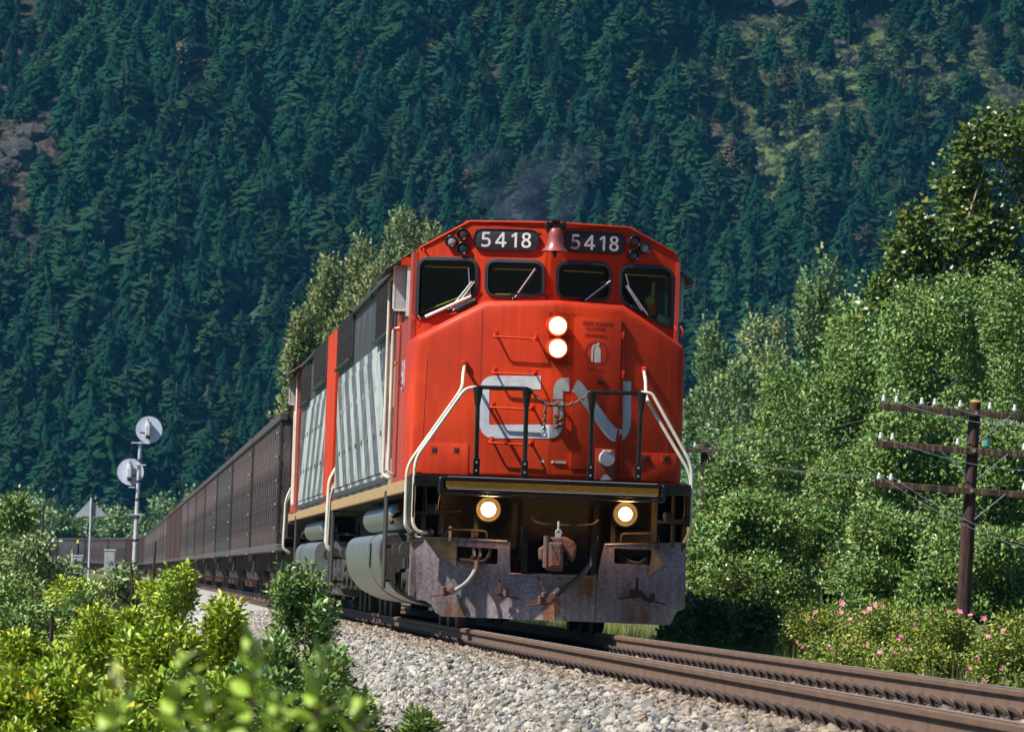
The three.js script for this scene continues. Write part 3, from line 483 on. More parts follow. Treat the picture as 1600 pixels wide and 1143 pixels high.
function plainFront(t, P) {
  P('front_platform', [bx(3.0, 0.2, 1.0, 0, 1.56, 0.35), bx(2.7, 0.8, 0.1, 0, 0.7, 0.6)], MT.black);
  for (const s of [-1, 1]) { P('front_handrail', pipe([[s * 1.3, 2.5, 0.5], [s * 1.56, 1.9, 0.5], [s * 1.58, 1.0, 0.5], [s * 1.45, 0.92, 0.5]], 0.024, 0.1), MT.cream); P('front_handrail', pipe([[s * 1.3, 2.4, 0.9], [s * 1.55, 1.8, 0.9], [s * 1.57, 1.0, 0.9], [s * 1.45, 0.92, 0.9]], 0.024, 0.1), MT.cream); }
}
function leadFront(t, P, ax, top) {
  const PZ = 0.98;                                      // front edge of the end platform
  // number boards
  for (const [a, b] of [[[741.5, 357.5, 840.5, 392]], [[883, 361.5, 976, 397]]].map((r) => [r[0], 0])) {
    const q = vpts([[a[0], a[1]], [a[2], a[1] + 3], [a[2], a[3]], [a[0], a[3] - 3]], WZ), yc = q.reduce((s, p) => s + p[1], 0) / 4, x0 = Math.min(q[0][0], q[3][0]), x1 = Math.max(q[1][0], q[2][0]), h = 0.205;
    const r = [[x0, yc - h / 2 - 0.008], [x1, yc - h / 2 - 0.008], [x1, yc + h / 2 + 0.008], [x0, yc + h / 2 + 0.008]];
    const nb = P('number_board', vshear(ext(roundShape(inset(r, -0.004), 0.11), 0.03, 0.0, 0.006), WZ), MT.rubber);
    const rim = roundShape(inset(r, -0.012), 0.12); rim.holes.push(roundShape(inset(r, 0.004), 0.108, THREE.Path));
    P('board_rim', vshear(ext(rim, 0.04, 0, 0.006), WZ), a[0] < 800 ? MT.black : MT.black, nb);
    const tg = textGeo('5418', 0.16, 0.004, 2.4, fontR, 0.0035); tg.scale(1.0, 1, 1); tg.translate((x0 + x1) / 2, yc + (a[0] < 800 ? 0.0 : 0.0), 0.031);
    P('number', vshear(tg, WZ, 0), MT.white, nb);
    P('access_plate', vshear(ext(poly([[x0 - 0.30 * 0, yc + 0.12], [x1, yc + 0.12], [x1, yc + 0.125], [x0, yc + 0.125]]), 0.012, 0), WZ), MT.red, nb);
  }
  // marker lamps in threes
  for (const [px, py, m] of [[706, 377, MT.greyLens], [724, 366, MT.redLens], [724, 388, MT.greenLens], [991, 377, MT.redLens], [1007, 388, MT.greyLens], [989, 399, MT.greenLens]]) {
    const p = lv(px, py, WZ), s = Math.sign(p.x), an = s * 15 * Math.PI / 180, mk = (g) => { g.rotateY(an); g.translate(p.x, p.y, p.z); return g; };
    const r = P('marker_lamp', mk(cyl(0.066, 0.07, 0.05, 0, 0, 0.02, 'z', 24, true)), MT.black); const rg = new THREE.TorusGeometry(0.062, 0.009, 6, 24); rg.translate(0, 0, 0.045); P('lamp_rim', mk(rg), MT.black, r);
    const ln = new THREE.SphereGeometry(0.09, 18, 8, 0, Math.PI * 2, 0, 0.72); ln.rotateX(Math.PI / 2); ln.translate(0, 0, -0.045); P('lens', mk(ln), m, r);
  }
  P('lamp_panel', [[[696, 352], [733, 349], [735, 400], [690, 395]], [[979, 362], [984, 362], [984, 405], [979, 405]]].slice(1).map((q) => vshear(ext(poly(vpts(q, WZ)), 0.006, 0.001), WZ)), MT.red);
  // bell
  const bp = lf(867, 380, WZ + 0.13), bell = P('bell', new THREE.LatheGeometry([[0.0, 0.17], [0.05, 0.168], [0.072, 0.15], [0.08, 0.09], [0.088, 0.02], [0.11, -0.045], [0.148, -0.085], [0.152, -0.095], [0.14, -0.097], [0.09, -0.05], [0.0, 0.1]].map((p) => new THREE.Vector2(p[0], p[1])), 32).translate(bp.x, bp.y, bp.z + 0.06), phy({ name: 'dull red bell', color: lin(0.36, 0.075, 0.055), map: wearT, roughness: 0.38, clearcoat: 0.4, clearcoatRoughness: 0.3 }));
  P('bell_bracket', [bx(0.05, 0.07, 0.26, bp.x - 0.09, bp.y + 0.2, bp.z - 0.02, 0.01), bx(0.05, 0.07, 0.26, bp.x + 0.09, bp.y + 0.2, bp.z - 0.02, 0.01), bx(0.24, 0.06, 0.06, bp.x, bp.y + 0.195, bp.z + 0.06, 0.01), cyl(0.02, 0.02, 0.08, bp.x, bp.y - 0.12, bp.z + 0.06), bx(0.1, 0.03, 0.2, bp.x, bp.y + 0.245, bp.z, 0.01)], MT.black, bell);
  P('bell_clapper', new THREE.SphereGeometry(0.028, 10, 8).translate(bp.x, bp.y - 0.11, bp.z + 0.06), MT.black, bell);
  parts('roof_rail', [pipe([lv(735, 345.5, WZ + 0.01), lv(866, 347.5, WZ + 0.02)], 0.012), pipe([lv(866, 347.5, WZ + 0.02), lv(985, 356, WZ + 0.01)], 0.012), pipe([lv(656, 387, WZ + 0.01), lv(735, 345.5, WZ + 0.01)], 0.011), pipe([lv(985, 356, WZ + 0.01), lv(1058, 397, WZ + 0.01)], 0.011)], MT.redEnd, t);
  // small lifting hooks at the cab corners
  for (const [px, py, z0] of [[645, 505, -0.9], [1055, 522, -1.0]]) { const p = lf(px, py, z0); parts('grab_hook', [0, 0.07].map((d) => pipe([[p.x + d, p.y - 0.04, p.z], [p.x + d + 0.02, p.y + 0.02, p.z + 0.08], [p.x + d - 0.015, p.y + 0.09, p.z + 0.05]], 0.009)), MT.red, t); }
  { const p = lv(662, 388, WZ); P('grab_hook', pipe([[p.x, p.y, p.z], [p.x, p.y - 0.02, p.z + 0.05], [p.x + 0.02, p.y - 0.05, p.z + 0.03]], 0.01), MT.red); }
  // wipers
  const wiper = (a, b, twin, m = MT.steel) => { const A = lv(a[0], a[1], WZ + 0.07), B = lv(b[0], b[1], WZ + 0.07), w = P('wiper', pipe([A, B], 0.0095), m); if (twin) { const o2 = V3(twin, 0, 0.01); P('wiper_link', pipe([A.clone().add(o2), B.clone().addScaledVector(o2, 0.6)], 0.008), m, w); } P('wiper_pivot', [new THREE.SphereGeometry(0.03, 8, 6).translate(A.x, A.y, A.z)], MT.black, w); return w; };
  let w = wiper([701.5, 484.5], [737.6, 439.5], 0.045, MT.white); { const a = lv(732, 419, WZ + 0.05), b = lv(735, 463, WZ + 0.05); P('wiper_blade', pipe([a, b], 0.006), MT.steel, w); const c = lf(713, 484.5, -1.12), d = lf(744, 470.5, -1.02); P('wiper_motor', pipe([c, d], 0.045, 0.05, 8), MT.black, w); }
  wiper([802.5, 467.5], [836.5, 419.5], 0); wiper([911, 471.5], [954, 438.5], 0, MT.silver);
  w = wiper([1008, 492], [978.5, 446], 0.03, MT.silver); { const a = lv(978, 428, WZ + 0.05), b = lv(983, 448, WZ + 0.05); P('wiper_blade', pipe([a, b], 0.006), MT.steel, w); const c = lf(986, 478.5, -1.08), d = lf(1006, 491, -1.15); P('wiper_motor', pipe([c, d], 0.03), MT.black, w); }
  { const z = WZ + 0.16, a = lf(797, 471, z), b = lf(796, 458.5, z), c = lf(855.5, 460.5, z), d = lf(856, 472, z); P('grab_rail', pipe([a, b, c, d], 0.011, 0.03), MT.black); }
  // twin headlight on a raised panel at the crease
  { const q = vpts([[857, 487], [897, 489], [897, 566], [858, 560]], NZ); P('headlight_panel', vshear(ext(poly(q), 0.02, 0.002), NZ), MT.red);
    for (const [px, py] of [[871, 509], [871, 544.5]]) {
      const p = lf(px, py, NZ + 0.08); const h = P('headlight', [cyl(0.108, 0.116, 0.16, p.x - 0.012, p.y, p.z - 0.03, 'z', 28), new THREE.TorusGeometry(0.102, 0.012, 8, 28).translate(p.x, p.y, p.z + 0.05)], MT.red);
      const b = new THREE.SphereGeometry(0.16, 20, 8, 0, Math.PI * 2, 0, 0.45); b.rotateX(Math.PI / 2); b.translate(p.x, p.y, p.z - 0.07); P('lamp_lens', b, MT.lampOn, h);
      const L = new THREE.PointLight(new THREE.Color(1, 0.72, 0.3), 0.5); L.position.set(p.x, p.y, p.z + 0.12); L.castShadow = true; L.shadow.radius = 4; t.add(L);
      P('yellow_rim', new THREE.RingGeometry(0.062, 0.094, 28).translate(p.x, p.y, p.z + 0.07), MT.lampYellow, h);
    } }
  // equipment door with faded lettering and the extinguisher sign
  const doorPx = [[897.5, 494.7], [971, 498], [966, 734.5], [890.5, 731.5]], dq = vpts(doorPx, NZ);
  const door = P('equipment_door', vshear(ext(poly(dq), 0.035, 0.0, 0.004), NZ), MT.red);
  P('door_hinge_strip', vshear(ext(poly(vpts([[971.5, 508], [976, 508], [971, 736], [966.8, 736]], NZ)), 0.022, 0, 0.003), NZ), MT.red, door);
  parts('door_hinge', [[974, 525], [969, 655], [974, 585]].map((p) => { const q = lv(p[0], p[1]); return vshear(bx(0.035, 0.09, 0.05, q.x, q.y, 0.02, 0.008), NZ); }), MT.red, door);
  P('door_latch', (() => { const q = lv(938, 597); return bx(0.07, 0.035, 0.03, q.x, q.y, q.z + 0.045, 0.008); })(), MT.dark, door);
  const faded = std({ name: 'faded lettering', color: lin(0.22, 0.012, 0.006), roughness: 0.6 });
  for (const [s, px, py, h] of [['FIRE BOARD', 933.5, 505.5, 0.036], ['CLASSES', 931, 513.5, 0.034], ['NOMINAL', 931, 524, 0.034], ['FOR USE', 929, 577.5, 0.034]]) { const q = lv(px, py), g = textGeo(s, h, 0.002, 2.2); g.translate(q.x, q.y, 0.036); P('lettering', vshear(g, NZ, 0), faded, door); }
  { const c = lv(932, 552), ring = new THREE.RingGeometry(0.115, 0.135, 32); ring.translate(c.x, c.y, 0.0375); P('sign_ring', vshear(ring, NZ, 0), faded, door);
    const b = vpts([[928.3, 566], [938.3, 566], [938.3, 546], [936, 541.5], [931, 541.5], [928.5, 546]]); const g1 = vshear(ext(roundShape(b, 0.012), 0.002, 0.0365), NZ, 0), g2 = vshear(ext(roundShape(vpts([[931.5, 541], [935, 541], [937, 537], [935, 534.5], [932, 536]]), 0.006), 0.002, 0.0365), NZ, 0);
    const hp = arcs(vpts([[924.6, 565], [925.2, 545], [927, 540], [931.5, 539]]), 0.05), hs2 = strip(stroke(hp, 0.011, 0.011), (x) => NZ - VK * Math.abs(x) + 0.0385); P('extinguisher_sign', [g1, g2, hs2], MT.logo, door); }
  parts('nose_seam', [[[753, 484], [754.2, 484], [746.2, 742], [745, 742]], [[667, 560], [668, 560], [660, 690], [659, 690]], [[1046, 560], [1047, 560], [1042, 706], [1041, 706]]].map((q) => vshear(ext(poly(vpts(q)), 0.004, 0.0), NZ)), MT.redSide, t);
  // grab irons on the left plane
  for (const [xa, ya, xb, yb] of [[775, 524, 838, 528], [773, 580.5, 836, 584], [770, 634.5, 832, 638], [768.5, 689.5, 830, 693.5]]) {
    const a = lv(xa, ya - 3.5), b = lv(xb, yb - 3.5), n = V3(-Math.sin(15 * Math.PI / 180), 0, Math.cos(15 * Math.PI / 180)).multiplyScalar(0.15), dn = V3(0, -0.04, 0);
    const g = P('grab_iron', pipe([a, a.clone().add(n).add(dn), b.clone().add(n).add(dn), b], 0.013, 0.03), MT.red); parts('grab_foot', [a, b].map((p) => bx(0.05, 0.06, 0.02, p.x, p.y, p.z + 0.005, 0.006)), MT.red, g);
  }
  // the grey worm-shaped letters across the crease
  const Ax = 0.054, Ay = 0.075, zl = (x) => NZ - VK * Math.abs(x) + 0.006, zr = (x) => NZ - VK * Math.abs(x) + (x > dq[0][0] - 0.06 && x < 0.76 ? 0.0385 : 0.008);
  const c1 = vpts(arcs([[845, 597.5], [756.7, 597.5], [756.7, 673.8], [860, 673.8]], 15, 8)), c1b = vpts(arcs([[858, 673.8], [872.2, 673.8], [872.2, 640], [872.2, 622]], 14, 8)), c2 = vpts(arcs([[872.2, 624], [872.2, 600.5], [889.5, 600.3]], 15, 8));
  const c3 = vpts([[897.5, 602], [901, 603.8], [904.5, 607.5], [912, 618], [925, 636], [938, 654], [948, 667.5], [953, 673.5], [957.5, 677.6], [962, 679.8], [966.5, 679.6], [971, 676.8], [974.6, 671.5], [976.8, 664], [977.5, 655], [977.5, 640], [977.5, 620], [977.5, 595.3]]);
  P('letter', [strip(stroke(c1.slice(0, -1).concat(c1b.slice(2), c2.slice(3)), Ax, Ay), zl)], MT.logo, t, 'grey letter C running into the N on the red nose');
  P('letter', [strip(stroke(c3, 0.062, Ay), zr)], MT.logo, t, 'grey end of the N across the equipment door');
  // lower left: access panel with two sunk latches; paired pale bars at the crease; socket cover
  const ap = P('access_panel', vshear(ext(poly(vpts([[658, 690.5], [732, 693.5], [731, 741.5], [658, 738.5]])), 0.01, 0, 0.003), NZ), MT.red);
  for (const [x, y] of [[677.5, 702.5], [712, 703], [1008, 715.5], [1039, 716]]) { const q = lv(x, y), s = Math.sign(q.x) * 15 * Math.PI / 180; P('sunk_latch', [bx(0.09, 0.1, 0.012, 0, 0, 0.006, 0.004)].map((g) => g.rotateY(s).translate(q.x, q.y, q.z)), MT.red, ap); P('latch_handle', bx(0.05, 0.05, 0.02, 0, 0, 0.012, 0.004).rotateY(s).translate(q.x + 0.01, q.y, q.z), MT.dark, ap); }
  P('access_panel', vshear(ext(poly(vpts([[990, 706], [1058, 709], [1056, 752], [989, 750]])), 0.008, 0, 0.003), NZ), MT.red);
  parts('pale_bar', [[[844, 718.6], [865, 719.4], [865, 723.3], [843.5, 722.6]], [[867.5, 719.4], [885, 720.4], [884.5, 724.3], [867.3, 723.3]]].map((q) => vshear(ext(poly(vpts(q)), 0.008, 0.001), NZ)), MT.cream, t);
  { const q = lv(947, 716); const sp = P('socket_plate', vshear(ext(poly(vpts([[930, 700], [961, 702], [960, 750], [929, 749]])), 0.05, 0, 0.006), NZ), MT.redSide); const g = cyl(0.085, 0.085, 0.07, 0, 0, 0, 'z', 24).rotateY(15 * Math.PI / 180); g.translate(q.x, q.y, q.z + 0.07); P('socket_cover', [g, bx(0.1, 0.03, 0.09, q.x, q.y + 0.075, q.z + 0.06, 0.008)], MT.signBack, sp); P('worn_patch', vshear(ext(poly(vpts([[938, 750], [943, 742], [948, 741], [955, 749]])), 0.006, 0.051), NZ), MT.signBack, sp); }
  { const q = lv(872, 655), q2 = lv(871, 641); P('hanging_coupling', [0, 1, 2, 3, 4].map((i) => bx(0.07 - i * 0.006, 0.05, 0.06, q.x + (i % 2 ? 0.025 : -0.02), q.y + 0.04 - i * 0.03, q.z + 0.05, 0.015, i, i * 0.7)).concat([pipe([[q2.x, q2.y + 0.1, q2.z], [q2.x + 0.01, q2.y + 0.1, q2.z + 0.06], [q2.x + 0.005, q2.y - 0.06, q2.z + 0.06]], 0.012), pipe([[q2.x - 0.06, q2.y + 0.12, q2.z + 0.03], [q2.x + 0.06, q2.y + 0.12, q2.z + 0.03]], 0.009)]), MT.rustIron); }
  // --- number on the cab side ---
  { const g = textGeo('5418', 0.34, 0.004, 1); g.rotateY(-Math.PI / 2); g.translate(-1.482, 2.85, -2.5); P('side_number', g, MT.logo); }
  // --- end platform and anticlimber ---
  P('end_platform', [bx(3.0, 0.12, 1.6, 0, 1.595, 0.45, 0.01), bx(0.02, 0.36, 1.1, -1.495, 1.38, 0.6), bx(0.02, 0.36, 1.1, 1.495, 1.38, 0.6), bx(2.98, 0.05, 0.06, 0, 1.64, PZ - 0.03)], MT.black);
  { const z = PZ + 0.40, a = lf(692, 757, z), b = lf(1034, 769.5, z), yl = (x) => lerp(a.y, b.y, (x - a.x) / (b.x - a.x)), w2 = b.x - a.x, xc = (a.x + b.x) / 2, yc = (a.y + b.y) / 2;
    const an = P('anticlimber', [bx(w2, 0.03, 0.34, xc, yc + 0.075, z - 0.16, 0.008), bx(w2, 0.022, 0.36, xc, yc - 0.05, z - 0.16, 0.006), bx(w2 - 0.02, 0.022, 0.34, xc, yc - 0.093, z - 0.15, 0.006), bx(w2, 0.12, 0.04, xc, yc, z - 0.2), bx(0.06, 0.2, 0.34, a.x - 0.02, yc - 0.01, z - 0.16, 0.03), bx(0.06, 0.2, 0.34, b.x + 0.02, yc - 0.01, z - 0.16, 0.03)], MT.black);
    P('yellow_stripe', bx(w2 - 0.06, 0.072, 0.02, xc, yc + 0.012, z - 0.03), MT.yellow, an); parts('lip_edge', [bx(w2 - 0.1, 0.008, 0.012, xc, yc + 0.092, z + 0.006), bx(w2 - 0.1, 0.008, 0.012, xc, yc - 0.037, z + 0.018)], MT.steel, an); }
  // pilot plate behind the plow, step wells
  P('pilot_plate', [bx(2.3, 1.2, 0.06, 0, 1.0, 0.32), bx(0.05, 0.55, 0.75, -1.16, 1.3, 0.4), bx(0.05, 0.55, 0.75, 1.16, 1.3, 0.4), bx(0.5, 0.4, 0.12, -0.75, 0.8, 0.4, 0.02), bx(0.4, 0.3, 0.15, 0.95, 1.0, 0.42, 0.03), bx(0.06, 0.5, 0.06, -0.35, 1.15, 0.42), bx(0.06, 0.5, 0.06, 0.55, 1.15, 0.42)], MT.frame);
  for (const s of [-1, 1]) {
    P('step_well', [bx(0.34, 0.03, 0.5, s * 1.33, 1.25, 0.55), bx(0.34, 0.03, 0.4, s * 1.33, 0.95, 0.3), bx(0.04, 0.64, 0.06, s * 1.49, 1.29, 0.75, 0.008), bx(0.04, 0.64, 0.06, s * 1.36, 1.29, 0.75, 0.008), bx(0.02, 0.6, 0.5, s * 1.49, 1.26, 0.25), bx(0.34, 0.6, 0.03, s * 1.33, 1.28, 0.25)], MT.frame);
    P('corner_grab', s < 0 ? pipe([lf(665, 801, 0.95), lf(664, 757, 0.95), lf(690, 756, 0.95), lf(684, 780, 0.95), lf(682, 798, 0.95), lf(719, 798.5, 0.85)], 0.016, 0.05) : pipe([lf(1075, 770, 0.95), lf(1069, 812, 0.95), lf(1052, 812, 0.9)], 0.016, 0.05), MT.black);
    P('step_latch', [bx(0.1, 0.08, 0.06, s * 1.28, 1.31, 1.0, 0.015), bx(0.03, 0.1, 0.03, s * 1.26, 1.3, 1.04, 0.008)], MT.frame);
  }
  // white twin handrails from the nose down to the steps
  const hrA = [lv(726, 571, NZ + 0.02), lf(723.5, 585, 0.55), lf(722, 607, 0.9), lf(635.6, 728, PZ), lf(632.8, 822, PZ), lf(643, 832, PZ - 0.05), lf(650, 836, PZ - 0.1)];
  const hrB = [lf(752, 604.8, PZ), lf(728, 605.6, PZ), lf(648.5, 716, PZ + 0.1), lf(644.5, 818, PZ + 0.1), lf(652, 830.5, PZ + 0.1), lf(671, 832, PZ + 0.05)];
  const hrC = [lv(1006.5, 579, NZ + 0.02), lf(1009, 595, 0.55), lf(1009.3, 622, 0.9), lf(1080, 742, PZ), lf(1079, 829, PZ), lf(1069, 847, PZ - 0.1)];
  const hrD = [lf(1002, 612.5, PZ), lf(1019, 614, PZ), lf(1081.5, 727, PZ + 0.08), lf(1081, 775, PZ + 0.08)];
  for (const q of [hrA, hrB, hrC, hrD]) P('corner_handrail', pipe(q, 0.019, 0.12, 10), MT.cream);
  for (const [x, y] of [[725, 567], [1006.5, 577]]) { const q = lv(x, y); P('handrail_bracket', bx(0.06, 0.06, 0.08, q.x, q.y, q.z + 0.03, 0.015), MT.red); }
  parts('rail_coupling', [lf(643, 832, PZ), lf(672, 831.5, PZ + 0.05)].map((p) => new THREE.SphereGeometry(0.04, 10, 8).translate(p.x, p.y, p.z)), MT.frame, t);
  // black posts and top rails
  for (const [xt, yt, xb, yb] of [[747, 604, 743.5, 742], [823.5, 606.5, 819, 745], [925.5, 612.5, 922, 750], [1003, 613.5, 996.5, 751]]) {
    const a = lf(xt, yt, PZ), b = lf(xb, yb, PZ), p = P('railing_post', [pipe([V3(a.x, a.y + 0.01, a.z), V3(b.x, b.y, b.z)], 0.026, 0, 8), cyl(0.058, 0.03, 0.2, a.x, a.y - 0.1, a.z, 'y', 10), bx(0.075, 0.19, 0.05, b.x, b.y + 0.09, b.z + 0.01, 0.012)], MT.black);
    parts('post_bolt', [0.05, 0.14].map((d) => cyl(0.012, 0.012, 0.02, b.x, b.y + d, b.z + 0.04, 'z', 8)), MT.steel, p);
  }
  parts('top_rail', [pipe([lf(745, 604.5, PZ), lf(825, 607.2, PZ)], 0.022), pipe([lf(923, 612.6, PZ), lf(1005, 614.2, PZ)], 0.022)], MT.black, t);
  const chM = std({ name: 'rusty chain', color: lin(0.16, 0.07, 0.05), roughness: 0.6, metalness: 0.3 });
  { const a = lf(827, 608, PZ), m = lf(852, 630, PZ), m2 = lf(868, 631.5, PZ), b = lf(923, 612, PZ); const ch = P('safety_chain', [...chain(a, m, 0.01), ...chain(m, m2, 0.01), ...chain(m2, b, 0.06), ...chain(lf(852, 631, PZ), lf(850, 668, PZ), 0)], chM); P('chain_hook', [new THREE.TorusGeometry(0.03, 0.008, 6, 12).scale(0.8, 1.7, 1).translate(...lf(850, 674, PZ).toArray())], MT.steel, ch); }
  // ditch lights
  for (const [px, py, s] of [[763, 795.5, 0.118], [977, 803, 0.108]]) {
    const p = lf(px, py, 0.72), L = P('ditch_light', [cyl(0.135, 0.10, 0.2, p.x, p.y, p.z - 0.08, 'z', 28), new THREE.TorusGeometry(0.128, 0.016, 8, 28).translate(p.x, p.y, p.z + 0.02), bx(0.05, 0.3, 0.05, p.x - 0.12, p.y - 0.2, p.z - 0.1)], MT.frame);
    const b = new THREE.SphereGeometry(0.19, 22, 10, 0, Math.PI * 2, 0, s > 0.11 ? 0.44 : 0.40); b.rotateX(Math.PI / 2); b.translate(p.x, p.y, p.z - 0.145); P('lamp_lens', b, MT.lampOn, L);
    const S = new THREE.PointLight(new THREE.Color(1, 0.5, 0.14), 0.7); S.position.set(p.x, p.y, p.z + 0.15); S.castShadow = true; S.shadow.radius = 5; t.add(S);
    P('yellow_rim', new THREE.RingGeometry(0.068, 0.108, 28).translate(p.x, p.y, p.z + 0.018), MT.lampYellow, L); P('amber_rim', new THREE.RingGeometry(0.106, 0.128, 28).translate(p.x, p.y, p.z + 0.012), MT.lampRim, L);
  }
  // --- plow ---
  const k2 = Math.tan(19 * Math.PI / 180), QZ = 1.02, pz = (x, y) => QZ - k2 * Math.abs(x - 0.08) - 0.10 * Math.max(0, y - 0.6);
  const pl = (px, py) => { let p = lf(px, py, 0.8); for (let i = 0; i < 6; i++) p = lf(px, py, pz(p.x, p.y)); return [p.x, p.y]; };
  const bend2 = (g, dz = 0) => { g = prep(g); const p = g.attributes.position; for (let i = 0; i < p.count; i++) p.setZ(i, p.getZ(i) + dz + pz(p.getX(i), p.getY(i))); g.deleteAttribute('normal'); g.deleteAttribute('uv'); return toCreasedNormals(g, 0.35); };
  const cx = 0.08;
  const lhalf = [pl(648.5, 838.5), pl(651, 936), pl(664, 938), pl(674, 944), pl(681, 957), pl(691, 962.5), [cx, pl(866, 969)[1]], [cx, pl(866, 898)[1]], pl(798, 897), pl(796, 860), pl(793, 846)];
  const rhalf = [[cx, pl(866, 898)[1]], [cx, pl(866, 969)[1]], pl(1047, 976.5), pl(1054, 962), pl(1058, 955.5), pl(1070.5, 950), pl(1072, 848), pl(945, 850.5), pl(938, 875), pl(933.5, 902)];
  const dup = (q) => { const out = []; q.forEach((p, i) => { const n = q[(i + 1) % q.length]; const m = Math.max(1, Math.round(Math.hypot(n[0] - p[0], n[1] - p[1]) / 0.25)); for (let k = 0; k < m; k++) out.push([lerp(p[0], n[0], k / m), lerp(p[1], n[1], k / m)]); }); return out; };
  const sl = poly(dup(lhalf)), hole = [pl(714, 853), pl(778, 857), pl(777, 881), pl(714, 878)]; sl.holes.push(roundShape(hole, 0.02, THREE.Path));
  const sr = poly(dup(rhalf)), hole2 = [pl(960, 856), pl(1018, 859), pl(1018, 882), pl(960, 880)]; sr.holes.push(roundShape(hole2, 0.02, THREE.Path));
  const plow = P('plow', bend2(ext(sl, 0.03, -0.03)), MT.plow); P('plow_half', bend2(ext(sr, 0.03, -0.03)), MT.plow, plow);
  const shelf = (q, dz) => { const g = new THREE.BufferGeometry(), a = q.map((p) => { const c = pl(...p); return [c[0], c[1], pz(c[0], c[1])]; }), v = []; for (let i = 0; i < a.length - 1; i++) { const A = a[i], B = a[i + 1], C = [B[0], B[1] + 0.005, B[2] - dz], D = [A[0], A[1] + 0.005, A[2] - dz]; v.push(...A, ...B, ...C, ...A, ...C, ...D); } g.setAttribute('position', new THREE.Float32BufferAttribute(v, 3)); g.computeVertexNormals(); return g; };
  parts('plow_shelf', [shelf([[648.5, 838.5], [720, 842], [793, 846]], 0.55), shelf([[945, 850.5], [1010, 849.5], [1072, 848]], 0.55), shelf([[798, 897], [866, 898], [933.5, 902]], 0.2)], MT.plowTop, plow);
  parts('plow_rim', [pipe([...[[648.5, 838.5], [720, 842], [793, 846]].map((p) => { const c = pl(...p); return [c[0], c[1], pz(...c) + 0.005]; })], 0.014), pipe([[798, 897], [866, 898], [930, 899.5]].map((p) => { const c = pl(...p); return [c[0], c[1], pz(...c) + 0.005]; }), 0.018), pipe([[945, 850.5], [939, 875], [934, 901]].map((p) => { const c = pl(...p); return [c[0], c[1], pz(...c) + 0.005]; }), 0.016), pipe([[945, 850.5], [1072, 848]].map((p) => { const c = pl(...p); return [c[0], c[1], pz(...c) + 0.005]; }), 0.012)], MT.plow, plow);
  parts('plow_back', [-1, 1].map((s) => bx(0.05, 0.62, 0.4, s * 1.44, 0.66, 0.25)), MT.plow, plow);
  // dusty yellowish upper part of each half, a plate let in above the fold
  parts('plow_plate', [[pl(660, 842), pl(712, 845), pl(712, 886)], [pl(1020, 858), pl(1040, 880), pl(1012, 900)]].map((q) => bend2(ext(poly(q), 0.006, 0.002))), MT.plowTop, plow);
  parts('plow_seam', [bend2(ext(poly([pl(794.5, 846), pl(797, 847), pl(797, 962), pl(794.5, 962)]), 0.01, 0)), bend2(ext(poly([pl(933, 902), pl(935, 902), pl(933, 970), pl(931, 970)]), 0.01, 0))], MT.plow, plow);
  for (const [a, b] of [[[695, 841], [761, 844]], [[969, 848], [1029, 848]]]) { const z = 0.72, A = lf(a[0], a[1], z), B = lf(b[0], b[1], z); P('foot_rail', pipe([A, V3(A.x + 0.01, A.y + 0.1, z), V3(B.x - 0.01, B.y + 0.1, z), B], 0.013, 0.04), MT.frame, t); }
  parts('marker_bracket', [bx(0.03, 0.16, 0.02, ...lf(703, 833, 0.6).toArray()), bx(0.03, 0.12, 0.02, ...lf(739, 835, 0.6).toArray())], MT.signBack, t);
  // air hoses in the cut-outs, brake hoses with couplings
  parts('air_hose', [740.5, 750, 764].map((x, i) => { const a = lf(x + (i === 2 ? 3 : 0), 853, 0.62), b = lf(x, 870, 0.7); return pipe([a, b], 0.02); }), MT.hoseEnd, t);
  parts('air_hose', [[[740, 868], [735, 876], [718, 874]], [[750, 868], [746, 877], [720, 877]], [[765, 866], [757, 877], [735, 879]]].map((q) => pipe(q.map((p, i) => lf(p[0], p[1], 0.74 + i * 0.02)), 0.022, 0.06)), MT.hose, t);
  parts('air_hose', [0, 5, 9].map((d) => pipe([lf(968, 866 + d, 0.55), lf(985, 878 + d, 0.66), lf(1000, 880 + d, 0.66), lf(1012, 870 + d, 0.55)], 0.02, 0.08)), MT.hose, t);
  const glad = (p, s = 1) => [bx(0.12, 0.05, 0.05, p.x, p.y, p.z, 0.02, 0, 0, 0.35 * s), bx(0.05, 0.1, 0.06, p.x - 0.05 * s, p.y + 0.02, p.z + 0.02, 0.015, 0.4), cyl(0.03, 0.03, 0.08, p.x + 0.04 * s, p.y + 0.03, p.z, 'z', 10), bx(0.16, 0.018, 0.02, p.x - 0.12 * s, p.y - 0.03, p.z, 0.005, 0, 0, 0.2 * s)];
  { const q = [lf(744, 878, 0.78), lf(742, 892, 0.95), lf(730, 910, 1.02), lf(708, 924, 1.05)], h = P('brake_hose', pipe(q, 0.024, 0.12, 10), MT.hoseEnd); P('hose_coupling', glad(lf(700, 926, 1.05)), MT.rustIron, h); P('hose_bracket', [...glad(lf(783, 928, 0.97), -1), bx(0.03, 0.14, 0.03, ...lf(780, 915, 0.95).toArray())], MT.rustIron, h); }
